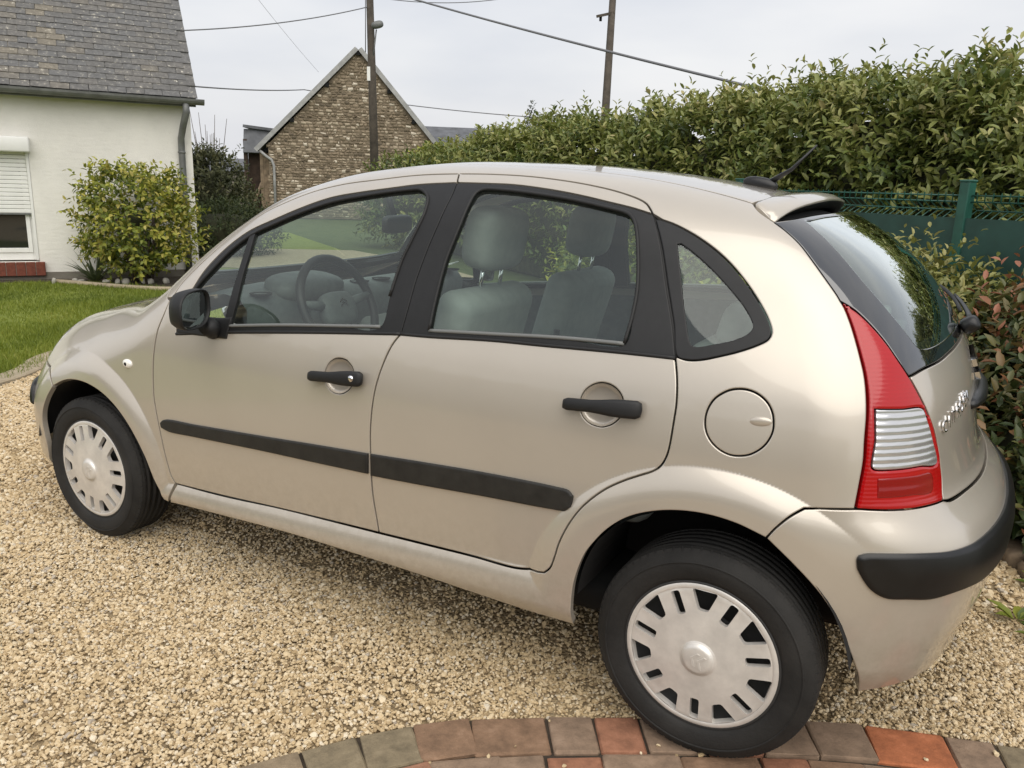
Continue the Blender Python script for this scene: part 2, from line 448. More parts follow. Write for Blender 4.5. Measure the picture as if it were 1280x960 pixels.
def patch(name, loops, proj, mat, parent, off=0.0, gap=.0026, flange=.014, h=.017, side=-1, edge=.0028, drop=.0009, guides=None):
    """a panel of the body surface bounded by loops (first outer, then holes), with a rolled edge and an inward flange"""
    rings = [inset(q, gap if i == 0 else -gap) for i, q in enumerate(loops)]
    inner = [inset(q, (gap + edge) if i == 0 else -(gap + edge)) for i, q in enumerate(loops)]
    pts, edges, kind = [], [], []
    for lst, kd in ((rings, 1), (inner, 0)):
        for q in lst:
            b0 = len(pts); pts += [tuple(p) for p in q]; kind += [kd] * len(q)
            edges += [(b0 + i, b0 + (i + 1) % len(q)) for i in range(len(q))]
    lo = rings[0].min(0); hi = rings[0].max(0)
    gx, gy = np.meshgrid(np.arange(lo[0] + h / 2, hi[0], h), np.arange(lo[1] + h / 2, hi[1], h * .92)); gx[::2] += h / 2
    G = np.stack([gx.ravel(), gy.ravel()], 1)
    ok = inside(inner[0], G)
    for q in inner[1:]: ok &= ~inside(q, G)
    G = G[ok]; B_ = np.vstack(inner)
    if guides is not None and len(guides):
        gd = guides[inside(inner[0], guides)]
        for q in inner[1:]: gd = gd[~inside(q, gd)]
        dm = np.full(len(gd), 9.)
        for s0 in range(0, len(B_), 400): dm = np.minimum(dm, np.min(np.linalg.norm(gd[:, None] - B_[None, s0:s0 + 400], axis=2), 1))
        gd = gd[dm > .004]; pts += [tuple(p) for p in gd]
        dg = np.full(len(G), 9.)
        for s0 in range(0, len(gd), 400): dg = np.minimum(dg, np.min(np.linalg.norm(G[:, None] - gd[None, s0:s0 + 400], axis=2), 1))
        G = G[dg > h * .55]
    if len(G):
        dm = np.full(len(G), 9.)
        for s0 in range(0, len(B_), 400):
            dm = np.minimum(dm, np.min(np.linalg.norm(G[:, None] - B_[None, s0:s0 + 400], axis=2), 1))
        G = G[dm > h * .5]
        pts += [tuple(p) for p in G]
    r_ = delaunay_2d_cdt([Vector(p) for p in pts], edges, [], 0, 1e-6)
    V2 = np.array([tuple(v) for v in r_[0]]); T_ = np.array([f for f in r_[2] if len(f) == 3])
    c = V2[T_].mean(1); ok = inside(rings[0], c)
    for q in rings[1:]: ok &= ~inside(q, c)
    T_ = T_[ok]
    P = proj.cast(V2, off); bad = np.isnan(P).any(1)
    if bad.any():
        T_ = T_[~bad[T_].any(1)]; P[bad] = 0
    Nn = grad(np.where(bad[:, None], 1.0, P))
    tn = np.cross(P[T_[:, 1]] - P[T_[:, 0]], P[T_[:, 2]] - P[T_[:, 0]])
    fl = np.sum(tn * Nn[T_[:, 0]], 1) < 0; T_[fl] = T_[fl][:, ::-1]
    faces = [tuple(t) for t in T_]
    # rolled edge + flange
    V3 = [tuple(p) for p in P]; NN = [n for n in Nn]
    orig = r_[3]; pos = {}
    for vi, os_ in enumerate(orig):
        for o_ in os_: pos[o_] = vi
    b0 = 0
    for li, q in enumerate(rings):
        n = len(q); ids = [pos[b0 + i] for i in range(n)]; b0 += n
        Pq = P[ids]; nq = Nn[ids]
        tg = np.roll(Pq, -1, 0) - np.roll(Pq, 1, 0); ow = np.cross(tg, nq); ow /= np.maximum(np.linalg.norm(ow, axis=1, keepdims=True), 1e-9)
        a = .5 * np.sum(q[:, 0] * np.roll(q[:, 1], -1) - np.roll(q[:, 0], -1) * q[:, 1])
        # outward direction: away from the panel; check with the inner ring
        qi = inner[li]; Pi = P[[pos[len(np.vstack(rings)) + sum(len(x) for x in inner[:li]) + i] for i in range(n)]]
        sg = np.sign(np.sum(ow * (Pq - Pi), 1, keepdims=True)); ow = ow * np.where(sg == 0, 1, sg)
        for k, vi in enumerate(ids):
            V3[vi] = tuple(Pq[k] - nq[k] * drop); nn = nq[k] + .8 * ow[k]; NN[vi] = nn / np.linalg.norm(nn)
        if flange > 0:
            s0 = len(V3)
            for k in range(n):
                V3.append(tuple(Pq[k] - nq[k] * drop)); NN.append(ow[k])
            for k in range(n):
                V3.append(tuple(Pq[k] - nq[k] * flange)); NN.append(ow[k])
            for k in range(n):
                k2 = (k + 1) % n
                if np.linalg.norm(Pq[k] - Pq[k2]) < .08:
                    f_ = (s0 + k, s0 + k2, s0 + n + k2, s0 + n + k)
                    fn = np.cross(np.array(V3[f_[1]]) - V3[f_[0]], np.array(V3[f_[3]]) - V3[f_[0]])
                    faces.append(f_ if np.dot(fn, ow[k]) > 0 else f_[::-1])
    V3 = np.array(V3); NN = np.array(NN)
    if side > 0:
        V3 = V3 * (1, -1, 1); NN = NN * (1, -1, 1); faces = [f[::-1] for f in faces]
    return mesh_obj(name, V3, faces, mat, parent, True, NN)

def bowl(name, q, proj, mat, parent, depth=.022, side=-1, rings=8):
    c = q.mean(0); n = len(q); V, NN, Fc = [], [], []
    uv = np.vstack([c + (q - c) * math.sin(s * math.pi / 2) for s in np.linspace(1, 0, rings + 1)[:-1]] + [c[None]])
    P = proj.cast(uv); g = grad(P)
    dep = np.concatenate([np.full(n, depth * math.cos(s * math.pi / 2) ** .8) for s in np.linspace(1, 0, rings + 1)[:-1]] + [[depth]])
    P = P - g * dep[:, None]
    for i in range(rings - 1):
        for k in range(n): Fc.append((i*n+k, i*n+(k+1) % n, (i+1)*n+(k+1) % n, (i+1)*n+k))
    for k in range(n): Fc.append(((rings-1)*n+k, (rings-1)*n+(k+1) % n, rings*n))
    P = P * ((1, -1, 1) if side > 0 else (1, 1, 1))
    o = mesh_obj(name, P, Fc, mat, parent, True)
    bm = bmesh.new(); bm.from_mesh(o.data); bmesh.ops.recalc_face_normals(bm, faces=bm.faces); bm.to_mesh(o.data); bm.free()
    return o

# outlines measured on the body surface (x, y, z in metres; left side)
OUT=dict(
roofseam=[(-1.974,-0.753,1.014),(-1.951,-0.724,1.067),(-1.909,-0.697,1.118),(-1.870,-0.675,1.159),(-1.836,-0.650,1.198),(-1.795,-0.620,1.244),(-1.736,-0.603,1.284),(-1.674,-0.594,1.317),(-1.608,-0.585,1.346),(-1.494,-0.561,1.389),(-1.372,-0.549,1.418),(-1.214,-0.540,1.439),(-1.083,-0.527,1.455),(-0.936,-0.516,1.463),(-0.818,-0.510,1.464),(-0.683,-0.511,1.460),(-0.550,-0.519,1.448),(-0.472,-0.528,1.438),(-0.396,-0.540,1.424),(-0.332,-0.555,1.407),(-0.309,-0.565,1.397),(-0.295,-0.576,1.386),(-0.281,-0.589,1.372)],
doorbot_r=[(-0.448,-0.837,0.415),(-0.516,-0.825,0.403),(-0.667,-0.823,0.399),(-0.836,-0.822,0.392),(-1.008,-0.820,0.385)],
doorbot_f=[(-1.008,-0.820,0.385),(-1.214,-0.819,0.377),(-1.435,-0.817,0.367),(-1.695,-0.815,0.351),(-1.944,-0.812,0.341)],
frontseam=[(-1.984,-0.756,1.004),(-1.993,-0.776,0.958),(-2.014,-0.791,0.900),(-2.026,-0.803,0.828),(-2.032,-0.809,0.762),(-2.030,-0.816,0.660),(-2.017,-0.819,0.588),(-2.003,-0.819,0.515),(-1.989,-0.817,0.435),(-1.970,-0.814,0.367),(-1.953,-0.812,0.342)],
fwin_paint=[(-1.915,-0.794,0.897),(-1.913,-0.784,0.944),(-1.890,-0.764,1.014),(-1.870,-0.747,1.056),(-1.841,-0.713,1.122),(-1.782,-0.673,1.194),(-1.706,-0.651,1.249),(-1.592,-0.639,1.297),(-1.482,-0.620,1.340),(-1.371,-0.602,1.377),(-1.254,-0.591,1.398),(-1.144,-0.581,1.414),(-1.046,-0.569,1.427),(-0.911,-0.557,1.437)],
belt_f=[(-1.915,-0.794,0.897),(-1.658,-0.790,0.931),(-1.424,-0.787,0.958),(-1.195,-0.782,0.982),(-1.029,-0.778,0.998),(-0.957,-0.776,1.005)],
rwin_paint=[(-0.909,-0.557,1.437),(-0.799,-0.554,1.437),(-0.724,-0.553,1.436),(-0.591,-0.560,1.425),(-0.496,-0.568,1.412),(-0.413,-0.577,1.398),(-0.365,-0.581,1.390),(-0.330,-0.584,1.383),(-0.280,-0.590,1.371)],
belt_r=[(-0.955,-0.776,1.005),(-0.859,-0.775,1.009),(-0.649,-0.770,1.022),(-0.491,-0.768,1.027),(-0.310,-0.765,1.034),(-0.137,-0.758,1.037)],
fglass=[(-1.865,-0.757,1.035),(-1.849,-0.744,1.066),(-1.810,-0.722,1.114),(-1.753,-0.689,1.181),(-1.679,-0.665,1.238),(-1.574,-0.650,1.285),(-1.464,-0.633,1.328),(-1.352,-0.616,1.364),(-1.237,-0.604,1.387),(-1.135,-0.593,1.403),(-1.055,-0.586,1.413),(-1.029,-0.584,1.414),(-1.002,-0.593,1.406),(-0.979,-0.610,1.388),(-0.971,-0.641,1.344),(-0.988,-0.673,1.277),(-1.008,-0.700,1.209),(-1.021,-0.742,1.105),(-1.034,-0.772,1.017),(-1.200,-0.777,1.002),(-1.429,-0.782,0.980),(-1.665,-0.786,0.952),(-1.777,-0.787,0.937)],
bar_l=[(-1.674,-0.659,1.249),(-1.669,-0.695,1.189),(-1.670,-0.731,1.112),(-1.675,-0.761,1.034),(-1.684,-0.787,0.947)],
bar_r=[(-1.651,-0.655,1.260),(-1.642,-0.692,1.199),(-1.643,-0.727,1.122),(-1.641,-0.761,1.037),(-1.650,-0.786,0.951)],
rglass=[(-0.860,-0.770,1.025),(-0.859,-0.736,1.120),(-0.855,-0.695,1.219),(-0.836,-0.652,1.321),(-0.830,-0.611,1.384),(-0.826,-0.588,1.409),(-0.810,-0.576,1.420),(-0.752,-0.573,1.421),(-0.646,-0.576,1.414),(-0.517,-0.583,1.401),(-0.406,-0.592,1.383),(-0.358,-0.596,1.375),(-0.337,-0.601,1.366),(-0.322,-0.611,1.353),(-0.306,-0.630,1.325),(-0.287,-0.660,1.267),(-0.270,-0.696,1.186),(-0.267,-0.727,1.122),(-0.272,-0.756,1.056),(-0.449,-0.760,1.051),(-0.653,-0.765,1.038)],
qouter=[(-0.270,-0.598,1.361),(-0.232,-0.642,1.296),(-0.192,-0.687,1.196),(-0.158,-0.726,1.114),(-0.133,-0.757,1.040),(-0.109,-0.757,1.035),(-0.076,-0.754,1.039),(-0.037,-0.747,1.051),(0.012,-0.736,1.069),(0.053,-0.723,1.089),(0.069,-0.715,1.101),(0.073,-0.707,1.116),(0.063,-0.696,1.138),(0.034,-0.679,1.177),(-0.014,-0.658,1.228),(-0.072,-0.637,1.276),(-0.142,-0.618,1.318),(-0.212,-0.603,1.348),(-0.251,-0.598,1.359)],
qinner=[(-0.193,-0.634,1.302),(-0.163,-0.675,1.217),(-0.133,-0.714,1.135),(-0.105,-0.742,1.073),(-0.092,-0.742,1.069),(-0.056,-0.736,1.078),(-0.008,-0.725,1.093),(0.020,-0.715,1.110),(0.028,-0.707,1.124),(0.018,-0.698,1.143),(-0.005,-0.686,1.170),(-0.047,-0.671,1.207),(-0.101,-0.655,1.250),(-0.153,-0.641,1.285),(-0.186,-0.633,1.303)],
ditch=[(-0.573,-0.295,1.492),(-0.482,-0.337,1.482),(-0.392,-0.376,1.470),(-0.325,-0.396,1.460),(-0.261,-0.412,1.450),(-0.201,-0.421,1.439),(-0.152,-0.437,1.429),(-0.105,-0.452,1.418),(-0.057,-0.464,1.407)],
hatchseam=[(-0.057,-0.464,1.407),(-0.027,-0.506,1.386),(0.014,-0.530,1.365),(0.048,-0.544,1.345),(0.089,-0.563,1.316),(0.129,-0.586,1.277),(0.163,-0.604,1.242),(0.197,-0.619,1.205),(0.205,-0.623,1.194)],
lamp_l=[(0.205,-0.623,1.194),(0.216,-0.628,1.181),(0.237,-0.645,1.146),(0.256,-0.663,1.108),(0.272,-0.677,1.071),(0.285,-0.689,1.038),(0.296,-0.703,0.996),(0.303,-0.716,0.954),(0.307,-0.727,0.901),(0.311,-0.735,0.853),(0.310,-0.744,0.802),(0.308,-0.755,0.745)],
lamp_b=[(0.308,-0.755,0.745),(0.357,-0.725,0.743),(0.411,-0.675,0.741),(0.450,-0.621,0.740),(0.479,-0.556,0.738)],
lamp_r=[(0.479,-0.556,0.738),(0.469,-0.537,0.781),(0.460,-0.539,0.820),(0.443,-0.560,0.888),(0.420,-0.587,0.949),(0.398,-0.599,0.990),(0.371,-0.607,1.033),(0.341,-0.613,1.073),(0.313,-0.613,1.107),(0.278,-0.614,1.143),(0.240,-0.617,1.175),(0.205,-0.623,1.194)],
lampwhite=[(0.316,-0.702,0.968),(0.364,-0.660,0.966),(0.406,-0.605,0.962),(0.419,-0.596,0.935),(0.436,-0.580,0.886),(0.452,-0.562,0.829),(0.421,-0.628,0.834),(0.375,-0.687,0.834),(0.332,-0.724,0.836),(0.328,-0.726,0.840),(0.326,-0.714,0.901)],
glassbot=[(0.371,-0.607,1.033),(0.396,-0.546,1.044),(0.425,-0.442,1.049),(0.443,-0.335,1.056)],
rclear=[(0.083,-0.457,1.366),(0.164,-0.503,1.308),(0.229,-0.531,1.247),(0.291,-0.539,1.186),(0.341,-0.535,1.133),(0.374,-0.525,1.094),(0.388,-0.502,1.086),(0.407,-0.437,1.084)],
bumpseam=[(0.205,-0.792,0.735),(0.190,-0.802,0.724),(0.175,-0.811,0.711),(0.153,-0.821,0.685),(0.134,-0.825,0.656)],
bumptop=[(0.205,-0.792,0.735),(0.246,-0.779,0.739),(0.308,-0.755,0.744)],
striptop=[(0.321,-0.774,0.632),(0.324,-0.771,0.644),(0.333,-0.766,0.649),(0.354,-0.757,0.652),(0.402,-0.732,0.655),(0.449,-0.698,0.655),(0.504,-0.639,0.652)],
stripbot=[(0.325,-0.774,0.612),(0.340,-0.769,0.586),(0.358,-0.761,0.563),(0.376,-0.752,0.550),(0.394,-0.742,0.543),(0.433,-0.719,0.542),(0.479,-0.681,0.538),(0.534,-0.614,0.544)],
fuel=[(0.113,-0.775,0.920),(0.114,-0.779,0.900),(0.109,-0.783,0.881),(0.099,-0.787,0.863),(0.085,-0.791,0.849),(0.068,-0.794,0.838),(0.048,-0.796,0.832),(0.028,-0.798,0.831),(0.008,-0.798,0.836),(-0.010,-0.798,0.846),(-0.025,-0.797,0.860),(-0.036,-0.794,0.878),(-0.041,-0.791,0.898),(-0.041,-0.787,0.918),(-0.036,-0.783,0.938),(-0.026,-0.778,0.956),(-0.011,-0.774,0.970),(0.006,-0.770,0.980),(0.026,-0.767,0.985),(0.046,-0.765,0.985),(0.066,-0.765,0.980),(0.084,-0.766,0.970),(0.098,-0.769,0.957),(0.108,-0.771,0.939)],
hcup_r=[(-0.248,-0.798,0.909),(-0.248,-0.801,0.896),(-0.251,-0.803,0.882),(-0.259,-0.805,0.870),(-0.270,-0.807,0.859),(-0.283,-0.809,0.852),(-0.297,-0.809,0.847),(-0.313,-0.809,0.847),(-0.328,-0.809,0.850),(-0.341,-0.808,0.856),(-0.352,-0.806,0.866),(-0.359,-0.804,0.878),(-0.363,-0.802,0.892),(-0.363,-0.799,0.906),(-0.359,-0.796,0.920),(-0.352,-0.794,0.932),(-0.341,-0.792,0.942),(-0.327,-0.790,0.950),(-0.313,-0.789,0.954),(-0.297,-0.789,0.954),(-0.283,-0.790,0.951),(-0.270,-0.791,0.944),(-0.259,-0.793,0.934),(-0.252,-0.795,0.923)],
hcup_f=[(-1.108,-0.807,0.863),(-1.108,-0.809,0.849),(-1.112,-0.811,0.836),(-1.120,-0.813,0.824),(-1.131,-0.814,0.814),(-1.144,-0.814,0.806),(-1.159,-0.815,0.802),(-1.174,-0.815,0.802),(-1.188,-0.814,0.805),(-1.200,-0.814,0.812),(-1.210,-0.813,0.822),(-1.217,-0.811,0.834),(-1.220,-0.809,0.847),(-1.220,-0.807,0.861),(-1.215,-0.805,0.875),(-1.208,-0.803,0.887),(-1.197,-0.801,0.897),(-1.184,-0.799,0.904),(-1.170,-0.799,0.907),(-1.155,-0.799,0.907),(-1.141,-0.799,0.904),(-1.129,-0.801,0.897),(-1.118,-0.803,0.888),(-1.111,-0.805,0.876)],
hbar_r=[(-0.404,-0.802,0.890),(-0.191,-0.797,0.904)],
hbar_f=[(-1.269,-0.810,0.843),(-1.058,-0.807,0.860)],
lock=[(-1.092,-0.808,0.858)],
stript_f=[(-1.994,-0.820,0.568),(-1.973,-0.820,0.582),(-1.807,-0.822,0.592),(-1.476,-0.825,0.611),(-1.249,-0.826,0.625),(-1.038,-0.825,0.636)],
stripb_f=[(-1.990,-0.820,0.551),(-1.951,-0.820,0.543),(-1.811,-0.822,0.548),(-1.479,-0.825,0.561),(-1.251,-0.826,0.567),(-1.039,-0.826,0.573)],
stript_r=[(-1.027,-0.825,0.637),(-0.849,-0.825,0.648),(-0.645,-0.825,0.659),(-0.410,-0.824,0.665),(-0.373,-0.825,0.663),(-0.358,-0.825,0.650)],
stripb_r=[(-1.028,-0.826,0.570),(-0.848,-0.826,0.579),(-0.643,-0.826,0.591),(-0.423,-0.826,0.602),(-0.387,-0.827,0.606),(-0.365,-0.829,0.624)],
arch_r=[(-0.341,-0.813,0.277),(-0.341,-0.841,0.351),(-0.334,-0.845,0.422),(-0.309,-0.848,0.504),(-0.286,-0.849,0.544),(-0.247,-0.849,0.595),(-0.197,-0.848,0.637),(-0.133,-0.844,0.666),(-0.069,-0.840,0.681),(-0.002,-0.836,0.685),(0.065,-0.831,0.677),(0.134,-0.825,0.656),(0.200,-0.814,0.600),(0.259,-0.797,0.539),(0.303,-0.780,0.473),(0.340,-0.759,0.390),(0.363,-0.685,0.254)],
crease_r=[(-0.130,-0.816,0.768),(-0.053,-0.811,0.782),(0.019,-0.804,0.789),(0.087,-0.799,0.781),(0.149,-0.795,0.764),(0.195,-0.792,0.744)],
arch_f=[(-2.797,-0.744,0.206),(-2.750,-0.801,0.323),(-2.756,-0.808,0.444),(-2.707,-0.814,0.538),(-2.648,-0.813,0.606),(-2.551,-0.818,0.644),(-2.434,-0.826,0.656),(-2.315,-0.833,0.635),(-2.221,-0.838,0.589),(-2.148,-0.840,0.525),(-2.082,-0.838,0.429),(-2.046,-0.832,0.341),(-2.012,-0.820,0.266)],
crease_f=[(-2.717,-0.760,0.676),(-2.627,-0.761,0.724),(-2.490,-0.780,0.751),(-2.370,-0.795,0.753),(-2.270,-0.807,0.723),(-2.188,-0.814,0.675),(-2.108,-0.819,0.603),(-2.049,-0.820,0.522),(-1.998,-0.817,0.433),(-1.966,-0.813,0.362)],
sillbot=[(-1.947,-0.819,0.265),(-1.423,-0.834,0.295),(-1.193,-0.834,0.297),(-0.803,-0.826,0.289),(-0.485,-0.813,0.274),(-0.353,-0.809,0.272)],
bumpbot=[(0.363,-0.685,0.254),(0.444,-0.633,0.273),(0.492,-0.576,0.286),(0.539,-0.438,0.291)],
repeater=[(-2.176,-0.806,0.758)],
mirror_base=[(-1.915,-0.793,0.900),(-1.911,-0.787,0.931),(-1.668,-0.788,0.944)],
emblem=[(0.453,-0.521,0.903),(0.502,-0.244,0.937)],
bseam_a=[(-0.931,-0.515,1.463),(-0.911,-0.557,1.437)],
bseam_b=[(-0.911,-0.557,1.437),(-0.902,-0.596,1.402),(-0.909,-0.648,1.331),(-0.926,-0.683,1.251),(-0.941,-0.720,1.160),(-0.946,-0.749,1.087),(-0.955,-0.776,1.005)],
bseam_c=[(-0.955,-0.776,1.005),(-0.979,-0.785,0.971),(-1.001,-0.796,0.920),(-1.021,-0.809,0.851),(-1.031,-0.816,0.785),(-1.035,-0.822,0.711),(-1.033,-0.825,0.650),(-1.030,-0.826,0.567),(-1.026,-0.824,0.503),(-1.016,-0.822,0.439),(-1.008,-0.820,0.385)],
rearseam_a=[(-0.280,-0.590,1.371),(-0.270,-0.602,1.357),(-0.236,-0.642,1.296),(-0.197,-0.687,1.195),(-0.161,-0.728,1.110),(-0.137,-0.758,1.037)],
rearseam_b=[(-0.137,-0.758,1.037),(-0.124,-0.774,0.992),(-0.116,-0.787,0.936),(-0.116,-0.797,0.888),(-0.119,-0.807,0.823),(-0.124,-0.810,0.798),(-0.134,-0.812,0.776),(-0.153,-0.819,0.760),(-0.182,-0.823,0.745),(-0.221,-0.827,0.724),(-0.271,-0.832,0.690),(-0.321,-0.838,0.640),(-0.345,-0.841,0.606),(-0.365,-0.844,0.569),(-0.385,-0.846,0.519),(-0.397,-0.846,0.472),(-0.408,-0.845,0.441),(-0.426,-0.843,0.421)],
)

# ------------------------------------------------------------------ ground materials
def ground_mat(name, stops, scale, rough=.95, bscale=40, bstr=.5, bdist=.02, voro=0):
    m, t, b = mat_new(name); setp(b, Roughness=rough)
    co = objco(t); n_ = noise(t, scale, 7, .65, co)
    r_ = ramp(t, stops); t.links.new(n_.outputs[0], r_.inputs[0])
    if voro:
        v = t.nodes.new('ShaderNodeTexVoronoi'); v.inputs['Scale'].default_value = voro; t.links.new(co, v.inputs['Vector'])
        hs = t.nodes.new('ShaderNodeMix'); hs.data_type = 'RGBA'; hs.blend_type = 'MULTIPLY'; hs.inputs[0].default_value = .65
        sp = t.nodes.new('ShaderNodeSeparateColor'); t.links.new(v.outputs['Color'], sp.inputs[0])
        r2 = ramp(t, [(0, (.45, .42, .36)), (.5, (.85, .8, .7)), (1, (1, 1, 1))]); t.links.new(sp.outputs[0], r2.inputs[0])
        t.links.new(r_.outputs[0], hs.inputs[6]); t.links.new(r2.outputs[0], hs.inputs[7]); t.links.new(hs.outputs[2], b.inputs['Base Color'])
        bump(t, b, v.outputs['Distance'], bstr, bdist).invert = True
    else:
        t.links.new(r_.outputs[0], b.inputs['Base Color'])
        n2 = noise(t, bscale, 5, .7, co); bump(t, b, n2.outputs[0], bstr, bdist)
    return m
M['soil'] = ground_mat('soil', [(.3, (.035, .026, .018)), (.7, (.085, .065, .045))], 6, bscale=50)
M['field'] = ground_mat('field_ground', [(.3, (.05, .075, .02)), (.7, (.10, .12, .04))], 3, bscale=30)
M['turf'] = ground_mat('turf', [(.3, (.14, .175, .022)), (.7, (.22, .255, .042))], 5, bscale=80)
M['gravelbase'] = ground_mat('gravel_base', [(.3, (.27, .20, .115)), (.7, (.48, .38, .24))], 14, bstr=1.0, bdist=.008, voro=85)
M['concrete'] = ground_mat('concrete', [(.3, (.30, .245, .165)), (.7, (.44, .37, .26))], 9, bscale=120, bstr=.4, bdist=.01)

def sheet(name, poly, z, mat, kind='structure'):
    bm = bmesh.new(); f = bm.faces.new([bm.verts.new((x, y, z)) for x, y in poly]); bmesh.ops.triangulate(bm, faces=[f])
    o = bm_obj(name, bm, mat)
    if o.data.polygons[0].normal.z < 0:
        o.data.flip_normals()
    return tag(o, kind=kind)

def arr_inside(poly, P): return inside(np.asarray(poly, float), P)

ground = sheet('ground', [(-300, -300), (300, -300), (300, 300), (-300, 300)], -.030, M['field'])
# drive / lawn boundary
EDGE = spline(np.array([(-4.75, -3.6), (-5.0, -1.6), (-5.14, -.4), (-5.25, .35), (-5.42, .70), (-5.72, 1.03), (-5.85, 1.5), (-5.5, 2.0), (-4.6, 2.35), (-3, 2.45), (-1.6, 2.2), (-.6, 1.65), (.2, 1.25), (.73, 1.12), (.86, .93), (1.3, .62), (2.4, .3), (4.5, .1)]), .10)
GRAVEL = [tuple(p) for p in EDGE] + [(4.5, -9), (-4.75, -9)]
sheet('gravel_drive', GRAVEL, -.010, M['gravelbase'])
LAWN = [(-4.75, -3.6)] + [tuple(p) for p in EDGE if p[0] < -1.6 and p[1] < 2.46][:] + [(-1.8, 3.6), (-6.5, 7.4), (-16, 14), (-22, 10), (-22, -9), (-4.75, -9)]
LAWN = [(x - .02, y + .02) for x, y in LAWN]
sheet('lawn', LAWN, -.004, M['turf'])
sheet('path', [(-14.5, 8.2), (-10.6, 6.4), (-6.3, 8.3), (-8.2, 9.6), (-11, 10.8)], .001, M['concrete'])
BED = [tuple(p) for p in EDGE if p[0] > -1.7] + [(4.5, 2.2), (1.9, 3.0), (-1.9, 4.9), (-2.6, 4.2), (-1.7, 2.35)]
sheet('planting_bed', BED, .000, M['soil'])
HB = np.array([-9.50, 5.45]); ha = R(57); he = -np.array([math.cos(ha), math.sin(ha)]); hn = np.array([math.sin(ha), -math.cos(ha)])   # right house corner, along the wall, out of the wall
def hw(s, o, z=0.0):
    p = HB + he * s + hn * o; return Vector((p[0], p[1], z))
sheet('house_bed', [tuple(hw(s, o)[:2]) for s, o in ((-.6, -.1), (-.7, .8), (0, 1.25), (.5, 1.45), (1.0, .9), (1.35, .32), (8, .22), (8, -.1))], .002, M['soil'])

# ------------------------------------------------------------------ brick edging
brick_cols = [(.33, .165, .10), (.36, .165, .095), (.29, .20, .135), (.27, .205, .13), (.25, .20, .125), (.27, .165, .10), (.46, .155, .065)]
BM_ = []
for i, c in enumerate(brick_cols):
    m, t, b = mat_new('worn_brick'); setp(b, Roughness=.9)
    co = t.nodes.new('ShaderNodeTexCoord').outputs['Object']
    oi = t.nodes.new('ShaderNodeObjectInfo'); ad = t.nodes.new('ShaderNodeVectorMath'); ad.operation = 'ADD'
    t.links.new(co, ad.inputs[0]); t.links.new(oi.outputs['Location'], ad.inputs[1])
    n_ = noise(t, 16, 8, .7, ad.outputs[0]); r_ = ramp(t, [(.28, tuple(k * .55 for k in c)), (.55, c), (.8, tuple(min(1, k * 1.35 + .03) for k in c))])
    t.links.new(n_.outputs[0], r_.inputs[0]); t.links.new(r_.outputs[0], b.inputs['Base Color'])
    n2 = noise(t, 70, 6, .75, ad.outputs[0]); bump(t, b, n2.outputs[0], .8, .004); BM_.append(m)
ARC = spline(np.array([(-1.75, -3.1), (-1.42, -2.35), (-1.17, -1.80), (-.93, -1.41), (-.66, -1.06), (-.36, -.84), (-.02, -.635), (.34, -.445), (.77, -.29), (1.25, -.17), (1.9, -.06), (3.0, .02)]), .02)
acum = np.concatenate([[0], np.cumsum(np.linalg.norm(np.diff(ARC, axis=0), axis=1))])
def arc_at(s, o):
    x = np.interp(s, acum, ARC[:, 0]); y = np.interp(s, acum, ARC[:, 1]); d = .05
    t = np.array([np.interp(s + d, acum, ARC[:, 0]) - np.interp(s - d, acum, ARC[:, 0]), np.interp(s + d, acum, ARC[:, 1]) - np.interp(s - d, acum, ARC[:, 1])]); t /= np.linalg.norm(t)
    return np.array([x, y]) + np.array([t[1], -t[0]]) * o, math.atan2(t[1], t[0])
inner_off = np.array([arc_at(s, 1.02)[0] for s in np.linspace(0, acum[-1], 60)])
paving = sheet('brick_paving', [tuple(p) for p in ARC[::3]] + [tuple(p) for p in inner_off[::-1]], -.006, M['soil'])
brick_meshes = {}
def brick_mesh(w_, d_, v):
    k = (w_, d_, v)
    if k not in brick_meshes:
        rnd = random.Random(hash(k) % 1000); bm = bmesh.new(); box_bm(bm, (0, 0, -.03), (w_, d_, .062), None, .006, 2)
        for vv in bm.verts:
            vv.co += Vector((rnd.uniform(-1, 1), rnd.uniform(-1, 1), rnd.uniform(-1, 1))) * .0022
        bmesh.ops.recalc_face_normals(bm, faces=bm.faces)
        me = bpy.data.meshes.new('brick'); bm.to_mesh(me); bm.free(); me.materials.append(BM_[0]); brick_meshes[k] = me
    return brick_meshes[k]
rnd = random.Random(11)
SEQ = {0: [.15, .15, .16, .21, .13, .13, .16], 1: [.21, .13, .15, .21], 2: [.15, .21, .13], 3: [.21, .15], 4: [.21, .13], 5: [.15, .21]}
off = 0.0
for row in range(6):
    dep = .155
    s = .9 if row < 2 else 1.2; k = 0
    while s < acum[-1] - .5:
        w_ = SEQ[row][k % len(SEQ[row])]; k += 1
        p, a = arc_at(s + w_ / 2, off + dep / 2)
        if p[0] > -1.9:
            o = bpy.data.objects.new('brick', brick_mesh(round(w_ - .008, 3), dep - .008, k % 3)); COL.objects.link(o); o.parent = paving
            o.location = (p[0], p[1], .004 + rnd.uniform(-.003, .004)); o.rotation_euler = (rnd.uniform(-.012, .012), rnd.uniform(-.012, .012), a + rnd.uniform(-.02, .02))
            o.material_slots[0].link = 'OBJECT'; o.material_slots[0].material = rnd.choices(BM_, (3, 2.5, 6, 7, 7, 5, .6))[0]
        s += w_
    off += dep + .004

